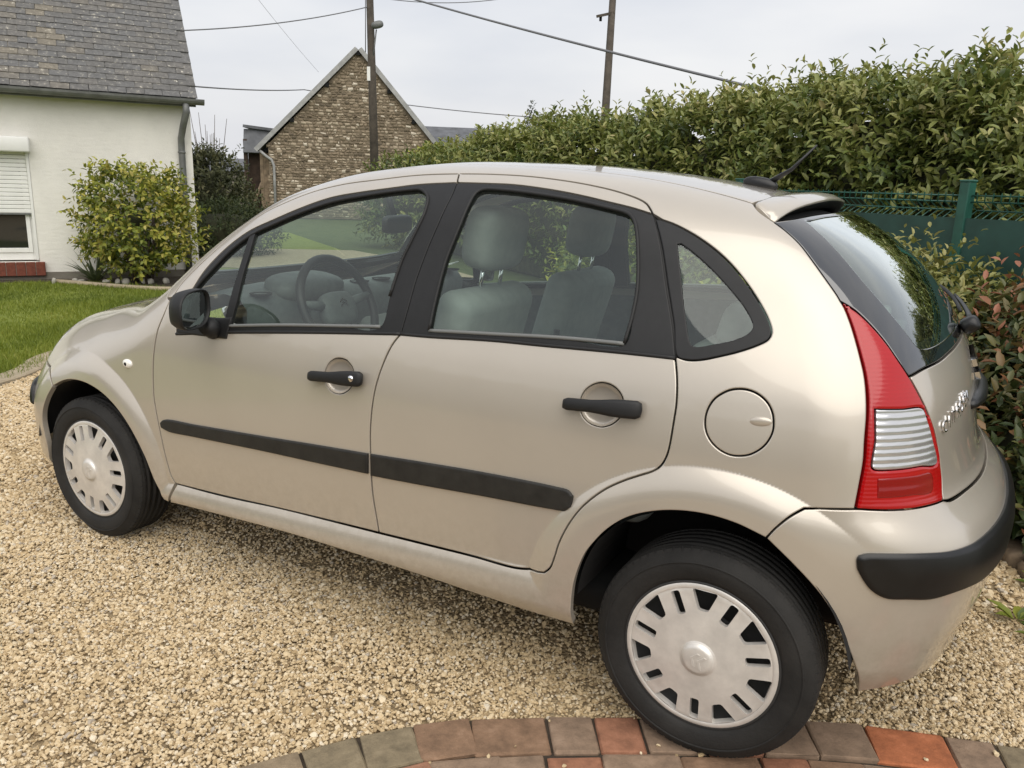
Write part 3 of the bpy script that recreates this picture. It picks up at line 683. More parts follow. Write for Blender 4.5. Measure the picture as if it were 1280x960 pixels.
# ------------------------------------------------------------------ gravel: loose chippings
def pebble_nodes():
    ng = bpy.data.node_groups.new('chippings', 'GeometryNodeTree')
    ng.interface.new_socket('Geometry', in_out='INPUT', socket_type='NodeSocketGeometry'); ng.interface.new_socket('Geometry', in_out='OUTPUT', socket_type='NodeSocketGeometry')
    N_ = ng.nodes.new; L_ = ng.links.new
    gi = N_('NodeGroupInput'); go = N_('NodeGroupOutput'); inst = N_('GeometryNodeInstanceOnPoints'); join = N_('GeometryNodeGeometryToInstance')
    for k in range(4):
        ico = N_('GeometryNodeMeshIcoSphere'); ico.inputs['Subdivisions'].default_value = 2 if k < 3 else 1; ico.inputs['Radius'].default_value = 1.0
        sp = N_('GeometryNodeSetPosition'); nz_ = N_('ShaderNodeTexNoise'); nz_.inputs['Scale'].default_value = .9 + .25 * k; nz_.inputs['Detail'].default_value = 1
        nz_.noise_dimensions = '4D'; nz_.inputs['W'].default_value = 3.7 * k
        sub = N_('ShaderNodeVectorMath'); sub.operation = 'SUBTRACT'; sub.inputs[1].default_value = (.5, .5, .5)
        sc = N_('ShaderNodeVectorMath'); sc.operation = 'SCALE'; sc.inputs['Scale'].default_value = 1.5
        L_(nz_.outputs['Color'], sub.inputs[0]); L_(sub.outputs[0], sc.inputs[0]); L_(sc.outputs[0], sp.inputs['Offset']); L_(ico.outputs['Mesh'], sp.inputs['Geometry'])
        tr = N_('GeometryNodeTransform'); tr.inputs['Scale'].default_value = (1.0, .55 + .12 * k, .42 + .07 * k); L_(sp.outputs[0], tr.inputs['Geometry'])
        sm = N_('GeometryNodeSetMaterial'); sm.inputs['Material'].default_value = M['pebble']; L_(tr.outputs[0], sm.inputs['Geometry'])
        L_(sm.outputs[0], join.inputs[0])
    L_(gi.outputs[0], inst.inputs['Points']); L_(join.outputs[0], inst.inputs['Instance']); inst.inputs['Pick Instance'].default_value = True
    def attr(nm, typ):
        a = N_('GeometryNodeInputNamedAttribute'); a.data_type = typ; a.inputs['Name'].default_value = nm; return a.outputs[0]
    idx = N_('GeometryNodeInputNamedAttribute'); idx.data_type = 'INT'; idx.inputs['Name'].default_value = 'pick'; L_(idx.outputs[0], inst.inputs['Instance Index'])
    eu = N_('FunctionNodeEulerToRotation'); L_(attr('rot', 'FLOAT_VECTOR'), eu.inputs[0]); L_(eu.outputs[0], inst.inputs['Rotation'])
    L_(attr('scl', 'FLOAT'), inst.inputs['Scale'])
    L_(inst.outputs[0], go.inputs[0])
    return ng
m, t, b = mat_new('limestone_chippings'); setp(b, Roughness=.85)
at = t.nodes.new('ShaderNodeAttribute'); at.attribute_type = 'INSTANCER'; at.attribute_name = 'tone'
r_ = ramp(t, [(0, (.30, .215, .12)), (.16, (.45, .335, .185)), (.42, (.62, .48, .285)), (.70, (.73, .60, .40)), (.90, (.80, .71, .55)), (1, (.46, .40, .32))])
t.links.new(at.outputs['Fac'], r_.inputs[0])
n_ = noise(t, 1.6, 4, .6, objco(t)); mxn = t.nodes.new('ShaderNodeMix'); mxn.data_type = 'RGBA'; mxn.blend_type = 'MULTIPLY'; mxn.inputs[0].default_value = .5
r2 = ramp(t, [(.3, (.72, .68, .62)), (.7, (1.0, 1.0, 1.0))]); t.links.new(n_.outputs[0], r2.inputs[0])
t.links.new(r_.outputs[0], mxn.inputs[6]); t.links.new(r2.outputs[0], mxn.inputs[7]); t.links.new(mxn.outputs[2], b.inputs['Base Color'])
M['pebble'] = m
def scatter_gravel():
    pts = []; scl = []
    camxy = np.array(CAM_POS[:2]); bp_ = np.array([tuple(p) for p in ARC] + [(3.0, -6), (-1.75, -6)])
    for (x0, x1, y0, y1, dens, size) in ((-2.6, 1.9, -2.4, .5, 18500, .0053), (-5.9, -2.6, -2.4, 1.3, 10500, .0072), (-2.6, 1.0, .5, 1.7, 4200, .010), (-6.2, -2.6, 1.3, 2.5, 2500, .012), (1.9, 4.4, -1.5, 1.2, 2500, .012)):
        n = int((x1 - x0) * (y1 - y0) * dens); P = np.stack([RNG.uniform(x0, x1, n), RNG.uniform(y0, y1, n)], 1)
        ok = arr_inside(GRAVEL, P) & ~(arr_inside(bp_, P) & (RNG.random(n) > .0025))
        under = (np.abs(P[:, 1]) < .55) & (P[:, 0] > -2.9) & (P[:, 0] < .3); ok &= ~(under & (RNG.random(n) > .35))
        # keep what the lens can see, with a margin
        d = P - camxy; dep = d @ np.array([-math.sin(yaw), math.cos(yaw)]); lat = d @ np.array([math.cos(yaw), math.sin(yaw)])
        ok &= (dep > .9) & (np.abs(lat) < dep * .80 + .35)
        P = P[ok]; pts.append(P); scl.append(size * RNG.lognormal(0, .30, len(P)))
    P = np.vstack(pts); s = np.concatenate(scl)
    und = .006 * np.sin(P[:, 0] * 5.1 + 1.3 * np.sin(P[:, 1] * 4.0)) + .004 * np.sin(P[:, 1] * 9.3 + P[:, 0] * 2.2)
    z = -.004 + und * .5 + RNG.uniform(-.004, .006, len(P))
    onb = arr_inside(bp_, P); z[onb] = .008
    me = bpy.data.meshes.new('gravel'); me.vertices.add(len(P)); me.vertices.foreach_set('co', np.column_stack([P, z]).astype(np.float32).ravel())
    a = me.attributes.new('scl', 'FLOAT', 'POINT'); a.data.foreach_set('value', s.astype(np.float32))
    a = me.attributes.new('tone', 'FLOAT', 'POINT'); tn = np.clip(RNG.normal(.52, .24, len(P)) + .10 * np.sin(P[:, 0] * 1.7 + 2) * np.sin(P[:, 1] * 2.3), 0, 1); a.data.foreach_set('value', tn.astype(np.float32))
    a = me.attributes.new('pick', 'INT', 'POINT'); a.data.foreach_set('value', RNG.integers(0, 4, len(P)).astype(np.int32))
    a = me.attributes.new('rot', 'FLOAT_VECTOR', 'POINT'); rr = np.column_stack([RNG.normal(0, .45, len(P)), RNG.normal(0, .45, len(P)), RNG.uniform(0, 6.28, len(P))]); a.data.foreach_set('vector', rr.astype(np.float32).ravel())
    o = bpy.data.objects.new('gravel', me); COL.objects.link(o)
    md = o.modifiers.new('chippings', 'NODES'); md.node_group = pebble_nodes()
    tag(o, 'pale limestone chippings covering the drive', 'gravel', kind='stuff')
    print('pebbles', len(P))
scatter_gravel()

# kerb between drive and lawn
kerb = empty('kerb', (0, 0, 0)); tag(kerb, 'low concrete kerb curving between lawn and gravel', 'kerb')
s_e = np.concatenate([[0], np.cumsum(np.linalg.norm(np.diff(EDGE, axis=0), axis=1))])
def edge_at(s):
    p = np.array([np.interp(s, s_e, EDGE[:, 0]), np.interp(s, s_e, EDGE[:, 1])]); q = np.array([np.interp(s + .05, s_e, EDGE[:, 0]), np.interp(s + .05, s_e, EDGE[:, 1])]); t = q - p; t /= np.linalg.norm(t); return p, t
s = 1.0
while s < 7.6:
    V = []; L0 = .48
    for ds in np.linspace(0, L0, 5):
        p, t_ = edge_at(s + ds); nn = np.array([-t_[1], t_[0]])
        for o_, z in ((-.02, -.05), (-.02, .012), (-.008, .022), (.145, .024), (.160, .014), (.160, -.05)): V.append((*(p + nn * o_), z))
    Q = []
    for i in range(4):
        for k in range(6): Q.append((i*6+k, i*6+(k+1) % 6, (i+1)*6+(k+1) % 6, (i+1)*6+k))
    Q += [tuple(range(6)), tuple(24+k for k in range(6))]
    bm = bmesh.new(); vv = [bm.verts.new(v) for v in V]
    for f in Q: bm.faces.new([vv[i] for i in f])
    bm_obj('kerb_stone', bm, M['concrete'], kerb); s += L0 + .012

# ------------------------------------------------------------------ foliage
def leaf_mat(name, stops, rough=.42, trans=.25, spec=.5):
    m, t, b = mat_new(name); setp(b, Roughness=rough, Specular_IOR_Level=spec)
    a = t.nodes.new('ShaderNodeAttribute'); a.attribute_name = 'tint'
    r_ = ramp(t, stops); t.links.new(a.outputs['Fac'], r_.inputs[0]); t.links.new(r_.outputs[0], b.inputs['Base Color'])
    tl = t.nodes.new('ShaderNodeBsdfTranslucent'); t.links.new(r_.outputs[0], tl.inputs[0])
    mx_ = t.nodes.new('ShaderNodeMixShader'); mx_.inputs[0].default_value = trans
    t.links.new(b.outputs[0], mx_.inputs[1]); t.links.new(tl.outputs[0], mx_.inputs[2]); t.links.new(mx_.outputs[0], t.nodes['Material Output'].inputs[0])
    return m
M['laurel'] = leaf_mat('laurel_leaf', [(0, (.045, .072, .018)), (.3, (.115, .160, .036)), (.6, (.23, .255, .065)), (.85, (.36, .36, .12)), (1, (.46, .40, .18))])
M['photinia'] = leaf_mat('photinia_leaf', [(0, (.022, .042, .012)), (.5, (.060, .085, .025)), (.72, (.14, .13, .04)), (.86, (.26, .12, .05)), (1, (.34, .13, .07))])
M['privet'] = leaf_mat('privet_leaf', [(0, (.045, .062, .016)), (.4, (.11, .135, .030)), (.75, (.23, .235, .06)), (1, (.36, .33, .12))])
M['golden'] = leaf_mat('golden_leaf', [(0, (.030, .06, .012)), (.4, (.085, .125, .020)), (.72, (.22, .25, .035)), (.9, (.44, .43, .065)), (1, (.46, .40, .10))], .5)
M['darkleaf'] = leaf_mat('dark_leaf', [(0, (.03, .04, .018)), (.6, (.11, .12, .05)), (1, (.22, .205, .10))], .6)
M['conifer'] = leaf_mat('conifer_leaf', [(0, (.020, .035, .012)), (.6, (.050, .072, .022)), (1, (.10, .115, .04))], .7)
M['strap'] = leaf_mat('strap_leaf', [(0, (.05, .075, .035)), (.6, (.13, .16, .085)), (1, (.28, .30, .18))], .5)
M['grass'] = leaf_mat('grass_blade', [(0, (.085, .125, .012)), (.5, (.20, .25, .028)), (.85, (.30, .32, .050)), (1, (.38, .34, .10))], .6, .3)
M['bark'] = simple('bark', (.085, .065, .048), .9, var=.4, vscale=20, bmp=.6, bscale=60)
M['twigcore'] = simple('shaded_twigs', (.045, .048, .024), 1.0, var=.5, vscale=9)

def leaf_mesh(P, D, U, L_, Wd, tint, fold=.25, droop=.18):
    """leaves at P pointing along D with upper side U: five vertices, four faces each"""
    n = len(P); D = D / np.maximum(np.linalg.norm(D, axis=1, keepdims=True), 1e-9)
    S = np.cross(D, U); S /= np.maximum(np.linalg.norm(S, axis=1, keepdims=True), 1e-9); U2 = np.cross(S, D)
    L1 = L_[:, None]; W1 = Wd[:, None]
    at_ = lambda f, w_, u: P + D * L1 * f + S * W1 * w_ + U2 * (W1 * fold * abs(w_) * 2 - L1 * droop * u)
    V = np.stack([P, at_(.28, -.42, .02), at_(.28, .42, .02), at_(.66, -.40, .35), at_(.66, .40, .35), at_(1, 0, 1), at_(.45, 0, .1)], 1).reshape(-1, 3)
    b0 = np.arange(n)[:, None] * 7
    T = np.stack([b0 + [0, 6, 1], b0 + [0, 2, 6], b0 + [1, 6, 3], b0 + [2, 4, 6], b0 + [3, 6, 5], b0 + [6, 4, 5]], 1).reshape(-1, 3)
    return V, T, np.repeat(tint, 7)

def shoots(base, dirs, n_leaf, length, leafL, leafW, tint0, rng=RNG, spread=.9, tvar=.16):
    """leafy shoots: leaves set alternately along each stem"""
    n = len(base); k = n_leaf; dirs = dirs / np.linalg.norm(dirs, axis=1, keepdims=True)
    f = (np.arange(k) + .6) / k
    P = base[:, None] + dirs[:, None] * (length[:, None] * f[None])[..., None]
    P = P + rng.normal(0, .012, P.shape)
    a = rng.uniform(0, 6.28, n)[:, None] + np.arange(k)[None] * 2.4
    ref = np.where(np.abs(dirs[:, 2:3]) < .9, [[0, 0, 1.]], [[1., 0, 0]]); e1 = np.cross(dirs, ref); e1 /= np.linalg.norm(e1, axis=1, keepdims=True); e2 = np.cross(dirs, e1)
    rad = np.cos(a)[..., None] * e1[:, None] + np.sin(a)[..., None] * e2[:, None]
    D = dirs[:, None] * (.55 + .5 * f[None, :, None]) + rad * spread + rng.normal(0, .22, P.shape)
    U = dirs[:, None] * .8 + np.array([0, 0, .7]) + rng.normal(0, .25, P.shape)
    N_ = n * k; sz = rng.uniform(.7, 1.15, (n, k)) * (1 - .25 * (f[None] > .85))
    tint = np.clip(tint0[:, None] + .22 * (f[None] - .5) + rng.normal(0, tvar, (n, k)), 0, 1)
    return leaf_mesh(P.reshape(N_, 3), D.reshape(N_, 3), U.reshape(N_, 3), (leafL * sz).ravel(), (leafW * sz).ravel(), tint.ravel())

def foliage(name, parts, mat, parent):
    V, T, t_ = [], [], []; n = 0
    for v, t, q in parts: V.append(v); T.append(t + n); t_.append(q); n += len(v)
    return fast_mesh(name, np.vstack(V), tri=np.vstack(T), mat=mat, parent=parent, tint=np.concatenate(t_))

def lump_noise(P, seed, f=1.0):
    r_ = np.random.default_rng(seed); s = np.zeros(len(P))
    for k in range(6):
        w_ = r_.normal(0, 1, 3) * f * (1 + .6 * k); s += np.sin(P @ w_ + r_.uniform(0, 6.28)) / (1 + .5 * k)
    return s / 3

def bush(name, c, rad, label, cat, mat, n_shoot, leafL, leafW, k=9, seed=1, group=None, lump=.18, shootL=.28, upb=.5, stems=5, tint=.45, squareness=2.6, core=.72, top_sprigs=0, tvar=.16, lf=1.6):
    """shrub: stems from the ground, a lumpy crown of leafy shoots round a tangle of twigs"""
    r_ = np.random.default_rng(seed); c = np.array(c, float); rad = np.array(rad, float)
    root = empty(name, (c[0], c[1], 0)); tag(root, label, cat, group)
    o0 = np.array([c[0], c[1], 0.])
    d = r_.normal(0, 1, (n_shoot, 3)); d /= np.linalg.norm(d, axis=1, keepdims=True)
    sq = (np.abs(d) ** squareness).sum(1) ** (-1 / squareness)
    lum = 1 + lump * lump_noise(d * 2 + seed, seed, lf)
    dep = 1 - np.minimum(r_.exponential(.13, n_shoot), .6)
    base = c - o0 + d * rad * (sq * lum * dep)[:, None]
    ok = base[:, 2] > .03; base = base[ok]; d = d[ok]; n = len(base); dep = dep[ok]
    nd = d / rad; nd /= np.linalg.norm(nd, axis=1, keepdims=True)
    dirs = nd + np.array([0, 0, upb]) + r_.normal(0, .35, (n, 3))
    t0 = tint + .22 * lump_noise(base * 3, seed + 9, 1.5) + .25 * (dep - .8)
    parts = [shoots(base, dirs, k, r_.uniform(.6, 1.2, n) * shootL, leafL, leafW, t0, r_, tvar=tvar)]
    if top_sprigs:
        a = r_.uniform(0, 6.28, top_sprigs); q = np.sqrt(r_.uniform(0, .9, top_sprigs))
        b_ = np.column_stack([np.cos(a) * q * rad[0] * .85, np.sin(a) * q * rad[1] * .85, (c[2] + rad[2] * .80 * np.sqrt(np.maximum(1 - q ** 3, .15)))])
        parts.append(shoots(b_, np.column_stack([r_.normal(0, .25, top_sprigs), r_.normal(0, .25, top_sprigs), np.ones(top_sprigs)]), 12, r_.uniform(1.2, 2.2, top_sprigs) * shootL, leafL, leafW, np.full(top_sprigs, tint + .2), r_))
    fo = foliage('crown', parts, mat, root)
    # tangle of inner twigs
    nu, nv = 20, 12; V, Q = [], []
    for j in range(nv + 1):
        for i in range(nu):
            ph = -math.pi / 2 + math.pi * j / nv; th = 2 * math.pi * i / nu; dd = np.array([math.cos(ph) * math.cos(th), math.cos(ph) * math.sin(th), math.sin(ph)])
            sq = (np.abs(dd) ** squareness).sum() ** (-1 / squareness); lm = 1 + lump * lump_noise((dd * 2 + seed)[None], seed, lf)[0]
            p = c - o0 + dd * rad * sq * lm * core; p[2] = max(p[2], .01); V.append(p)
    for j in range(nv):
        for i in range(nu): Q.append((j*nu+i, j*nu+(i+1) % nu, (j+1)*nu+(i+1) % nu, (j+1)*nu+i))
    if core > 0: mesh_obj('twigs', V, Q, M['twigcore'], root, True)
    for s_ in range(stems):
        a = r_.uniform(0, 6.28); q = r_.uniform(.02, .25); top = np.array([math.cos(a) * rad[0] * .6, math.sin(a) * rad[1] * .6, c[2] + rad[2] * .2])
        b_ = np.array([math.cos(a) * q * rad[0], math.sin(a) * q * rad[1], -.02]); mid = (b_ + top) / 2 + r_.normal(0, .05, 3)
        tube('stem', [b_, mid, top], [.02, .016, .008], M['bark'], root, 6)
    return root

# tall laurel hedge behind the fence
hd = np.array([-.787, .617]); hp_ = np.array([.617, .787]); H0 = np.array([2.45, 1.86])
def hedge():
    root = empty('laurel_hedge', (-1.2, 4.7, 0)); tag(root, 'tall untrimmed laurel hedge rising behind the green fence', 'hedge')
    r_ = np.random.default_rng(5); o0 = np.array([-1.2, 4.7, 0.])
    parts = []
    hgt = lambda s: 2.16 - .21 * np.exp(-(s / 3.0) ** 2) - .22 * sst(12, 16, s) + .17 * np.exp(-((s - 5.5) / .9) ** 2) + .10 * np.sin(s * 1.9 + .5) + .08 * np.sin(s * 4.3) + .06 * np.sin(s * 7.7 + 1)
    def pos(s, w_, z): q = H0[None] + hd[None] * s[:, None] + hp_[None] * (w_ + .95)[:, None]; return np.column_stack([q, z]) - o0
    for (s0, s1, dens, lL, lW, k) in ((0, 6.5, 360, .098, .042, 9), (6.5, 11, 190, .115, .05, 9), (11, 16.6, 120, .14, .065, 9)):
        n = int((s1 - s0) * dens)
        # face towards the drive
        s = r_.uniform(s0, s1, n); z = hgt(s) * np.sqrt(r_.uniform(.003, 1, n)); bulge = .42 + .10 * np.sin(s * 2.3 + z * 2) + .07 * np.sin(s * 5.1 - z * 4) - .30 * np.clip((z / hgt(s)) - .72, 0, 1) ** 1.3 * 2
        w_ = -bulge + np.minimum(r_.exponential(.12, n), .5)
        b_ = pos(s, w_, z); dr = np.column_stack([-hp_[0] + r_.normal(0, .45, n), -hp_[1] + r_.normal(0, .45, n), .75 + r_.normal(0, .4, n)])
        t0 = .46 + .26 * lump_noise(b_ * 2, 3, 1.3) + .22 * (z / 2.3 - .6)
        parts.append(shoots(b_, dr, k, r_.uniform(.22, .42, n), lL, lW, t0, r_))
        # crest
        n2 = int(n * .55); s = r_.uniform(s0, s1, n2); w_ = r_.uniform(-.33, .42, n2); z = hgt(s) - .16 * (w_ / .4) ** 2 + r_.normal(-.06, .06, n2)
        b_ = pos(s, w_, z); dr = np.column_stack([r_.normal(0, .35, n2), r_.normal(0, .35, n2), np.ones(n2)])
        parts.append(shoots(b_, dr, k, r_.uniform(.16, .36, n2), lL, lW, .55 + .2 * lump_noise(b_ * 2, 8, 1.3), r_))
        n3 = int((s1 - s0) * 5); s = r_.uniform(s0, s1, n3); w_ = r_.uniform(-.2, .3, n3)
        b_ = pos(s, w_, hgt(s)); dr = np.column_stack([r_.normal(0, .22, n3), r_.normal(0, .22, n3), np.ones(n3)])
        parts.append(shoots(b_, dr, 12, r_.uniform(.25, .52, n3), lL * .95, lW * .9, np.full(n3, .6), r_))
        # back face, thinner
        n4 = n // 4; s = r_.uniform(s0, s1, n4); z = hgt(s) * r_.uniform(.2, 1, n4); b_ = pos(s, np.full(n4, .42), z)
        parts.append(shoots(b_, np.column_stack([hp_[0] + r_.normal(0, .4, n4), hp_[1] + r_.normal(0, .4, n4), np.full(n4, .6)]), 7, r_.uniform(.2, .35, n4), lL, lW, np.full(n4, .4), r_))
    # end of the hedge nearest the drive entrance
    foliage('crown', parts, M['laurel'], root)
    V, Q = [], []; ns = 60
    for i in range(ns + 1):
        s = np.array([-.1 + 16.6 * i / ns]); h_ = float(hgt(s)[0])
        for w_, z in ((-.26, 0), (-.34, h_ * .5), (-.27, h_ * .80), (0, h_ - .15), (.32, h_ * .82), (.34, 0)):
            V.append(pos(s, np.array([w_ + .04 * math.sin(s[0] * 3 + z * 3)]), np.array([z]))[0])
    for i in range(ns):
        for k in range(5): Q.append((i*6+k, i*6+k+1, (i+1)*6+k+1, (i+1)*6+k))
    Q += [tuple(range(6)), tuple(ns*6+k for k in range(6))]
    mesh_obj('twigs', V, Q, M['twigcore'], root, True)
    for i in range(20):
        p = pos(np.array([.3 + i * .8]), np.array([r_.uniform(-.15, .15)]), np.array([0.]))[0]; tube('stem', [p, p + (r_.normal(0, .05), r_.normal(0, .05), .8), p + (r_.normal(0, .1), r_.normal(0, .1), 1.7)], [.035, .028, .012], M['bark'], root, 6)
hedge()

# ------------------------------------------------------------------ fence: bent mesh panels with screening slats
M['fencegreen'] = simple('green_coated_steel', (.022, .095, .070), .38, var=.2, vscale=12)
M['slatgreen'] = simple('green_screen_slat', (.020, .062, .050), .5, var=.3, vscale=6, bmp=.1, bscale=40)
f0 = np.array([.64, 2.55]); fang = math.atan2(hd[1], hd[0]); FZ = 1.47
def fence_panel(k):
    s0 = .34 + k * 2.04; p0 = f0 + hd * (s0 - .0)
    # lettered by what stands beside it
    fr = empty('mesh_panel', (p0[0], p0[1], 0), fang); fr.parent = fence
    V, Q = [], []; n = 0
    prof = [(.0, .06), (.0, .24), (.045, .27), (.0, .30), (.0, .80), (.045, .83), (.0, .86), (.0, 1.30), (.0, 1.325), (.075, 1.372), (.0, 1.42), (.0, FZ)]   # the folds stand out
    for i in range(41):
        x = .04 + i * .0495
        v, q = tube_data([(x, -a, z) for a, z in prof], .0042, 4, False); V += v; Q += [tuple(j + n for j in f) for f in q]; n = len(V)
    wires = mesh_obj('upright_wires', V, Q, M['fencegreen'], fr, True); wires['kind'] = 'stuff'
    for z, a in ((.08, 0), (.24, 0), (.27, .045), (.30, 0), (.5, 0), (.65, 0), (.80, 0), (.83, .045), (.86, 0), (1.0, 0), (1.15, 0), (1.325, .0), (1.372, .075), (1.42, 0), (1.455, 0)):
        tube('cross_wire', [(.02, -a - .005, z), (2.02, -a - .005, z)], .0048, M['fencegreen'], fr, 5)
    bm = bmesh.new(); box_bm(bm, (1.02, .016, .70), (1.98, .004, 1.26)); bm_obj('screen', bm, M['slatgreen'], fr)
fence = empty('mesh_fence', (f0[0], f0[1], 0)); tag(fence, 'dark green welded mesh fence with screening along the drive', 'fence')
fence.location = (0, 0, 0)
for k in range(-1, 2):
    if k < 1: fence_panel(k)
    q = f0 + hd * (.34 + k * 2.04)
    po = empty('post', (q[0], q[1], 0), fang); po.parent = fence
    box('post_tube', (0, .0, .765), (.062, .062, 1.53), M['fencegreen'], po, None, .006, 2); box('post_cap', (0, 0, 1.535), (.070, .070, .014), M['fencegreen'], po, None, .004, 1)

# bushes between drive and fence
bush('privet_bush', (.0, 2.26, .57), (.62, .50, .44), 'yellow-green small-leaved bush against the fence behind the rear window', 'bush', M['privet'], 1500, .058, .028, 9, 21, lump=.16, shootL=.22, tint=.58, top_sprigs=26)
bush('photinia_bush', (.80, 1.86, .42), (.46, .44, .38), 'bush with reddish young leaves beside the tailgate', 'bush', M['photinia'], 900, .075, .034, 9, 22, lump=.2, shootL=.24, tint=.62, top_sprigs=16, tvar=.22)
bush('photinia_bush', (.92, 1.42, .30), (.38, .36, .36), 'low dark green bush with red-brown twigs at the bed edge', 'bush', M['photinia'], 700, .070, .034, 8, 23, lump=.2, shootL=.2, tint=.42, top_sprigs=6, tvar=.2)
bush('golden_bush', (-1.75, 3.35, .52), (.70, .5, .48), 'rounded yellow-green bush beyond the car doors past the fence end', 'bush', M['golden'], 700, .075, .036, 8, 24, lump=.16, shootL=.24, tint=.5)
bush('photinia_bush', (1.75, 1.30, .45), (.60, .50, .48), 'full photinia bush standing at the end of the planting bed', 'bush', M['photinia'], 800, .08, .036, 8, 26, lump=.18, shootL=.26, tint=.5)
def weed(name, x, y, label, seed, n=9, L0=.09):
    r_ = np.random.default_rng(seed); root = empty(name, (x, y, 0)); tag(root, label, 'weed')
    a = r_.uniform(0, 6.28, n); D = np.column_stack([np.cos(a), np.sin(a), r_.uniform(.25, .8, n)])
    v, t, q = leaf_mesh(np.column_stack([np.cos(a) * .01, np.sin(a) * .01, np.full(n, .012)]), D, np.tile([0, 0, 1.], (n, 1)), r_.uniform(.7, 1.2, n) * L0, r_.uniform(.35, .5, n) * L0, r_.uniform(.3, .8, n))
    fast_mesh('leaves', v, tri=t, mat=M['golden'], parent=root, tint=q)
weed('weed', .77, .47, 'small broad-leaved weed growing in the gravel behind the bumper', 3, 8, .085)
weed('weed', .83, .36, 'tiny weed sprouting in gravel near the brick edge', 4, 6, .06)
weed('weed', .86, .78, 'weed tuft against the stone bed edging', 5, 10, .08)
# stones edging the bed
edging_mats = [simple('edging_stone', (.20, .15, .10), .9, var=.4, vscale=12, bmp=.6, bscale=40)]
bed_e = empty('bed_edging', (0, 0, 0)); tag(bed_e, 'row of brown stones edging the planting bed', 'edging')
s = float(np.interp(.35, EDGE[-60:, 0], s_e[-60:])); s_end = s + 2.6; rnd = random.Random(4)
while s < s_end:
    p, t_ = edge_at(s + .09); bm = bmesh.new(); box_bm(bm, (0, 0, .015), (rnd.uniform(.15, .20), rnd.uniform(.10, .13), .10), None, .022, 2)
    for v in bm.verts: v.co += Vector((rnd.uniform(-1, 1), rnd.uniform(-1, 1), rnd.uniform(-1, 1))) * .009
    o = bm_obj('edging_stone', bm, edging_mats[0], bed_e, True); o.location = (p[0], p[1], 0); o.rotation_euler = (0, 0, math.atan2(t_[1], t_[0]) + rnd.uniform(-.1, .1)); s += .19

# ------------------------------------------------------------------ lawn grass
def grass():
    pts = []
    for x0, x1, y0, y1, n in ((-7.2, -4.9, -1.6, 2.6, 42000), (-10.5, -7.2, -1.6, 5.5, 52000), (-8.5, -2.5, 2.3, 8.5, 30000)):
        P = np.stack([RNG.uniform(x0, x1, n), RNG.uniform(y0, y1, n)], 1); pts.append(P[arr_inside(LAWN, P)])
    P = np.vstack(pts); d = (P - HB) @ hn; s_ = (P - HB) @ he
    ok = (d > .30) & ~((s_ < 1.1) & (s_ > -1) & (d < 1.4 - .9 * np.clip(s_ - .4, 0, 1)))
    P = P[ok]; n = len(P)
    h_ = RNG.uniform(.022, .055, n) * (1 + .35 * np.sin(P[:, 0] * 3) * np.sin(P[:, 1] * 2.6)); a = RNG.uniform(0, 6.28, n); wv = np.column_stack([np.cos(a), np.sin(a), 0 * a])
    ln = np.column_stack([RNG.normal(0, .35, n), RNG.normal(0, .35, n), np.ones(n)]); P3 = np.column_stack([P, np.full(n, -.006)])
    b0 = P3 - wv * .0045; b1 = P3 + wv * .0045; tp = P3 + ln * h_[:, None]
    V = np.stack([b0, b1, tp], 1).reshape(-1, 3); T = np.arange(3 * n).reshape(-1, 3)
    tn = np.clip(.45 + .36 * lump_noise(np.column_stack([P, 0 * a]) * 1.6, 2, 1.5) + RNG.normal(0, .15, n), 0, 1)
    o = fast_mesh('grass', V, tri=T, mat=M['grass'], tint=np.repeat(tn, 3)); tag(o, 'bright green mown grass of the front lawn', 'grass', kind='stuff')
grass()
# ------------------------------------------------------------------ the white house
def render_mat(name, col, sc=9, bs=60, bstr=.5):
    m, t, b = mat_new(name); setp(b, Roughness=.92); co = objco(t); n_ = noise(t, sc * .12, 6, .65, co)
    r_ = ramp(t, [(.3, tuple(c * .86 for c in col)), (.6, col), (.85, tuple(min(1, c * 1.05) for c in col))]); t.links.new(n_.outputs[0], r_.inputs[0]); t.links.new(r_.outputs[0], b.inputs['Base Color'])
    mp_ = t.nodes.new('ShaderNodeMapping'); mp_.inputs['Scale'].default_value = (1, 1, 3.2); t.links.new(co, mp_.inputs[0])
    n2 = noise(t, bs, 5, .7, mp_.outputs[0]); n3 = noise(t, 7, 3, .5, mp_.outputs[0]); ad = t.nodes.new('ShaderNodeMath'); ad.operation = 'ADD'
    t.links.new(n2.outputs[0], ad.inputs[0]); t.links.new(n3.outputs[0], ad.inputs[1]); bump(t, b, ad.outputs[0], bstr, .012); return m
M['stucco'] = render_mat('white_roughcast', (.86, .84, .78))
M['plinth'] = render_mat('grey_plinth', (.22, .20, .165), 30)
M['pvc'] = simple('white_pvc', (.80, .80, .77), .35, var=.04, vscale=6)
M['zinc'] = simple('grey_zinc', (.16, .165, .16), .5, .3, var=.25, vscale=8)
M['paneglass'] = simple('window_glass', (.02, .022, .02), .04, Coat_Weight=1.0)
M['curtain'] = simple('net_curtain', (.34, .30, .22), .9, var=.4, vscale=14)
M['sillbrick'] = ground_mat('red_sill_brick', [(.3, (.12, .035, .022)), (.7, (.21, .065, .04))], 25, bscale=120, bstr=.4, bdist=.004)
SL = []
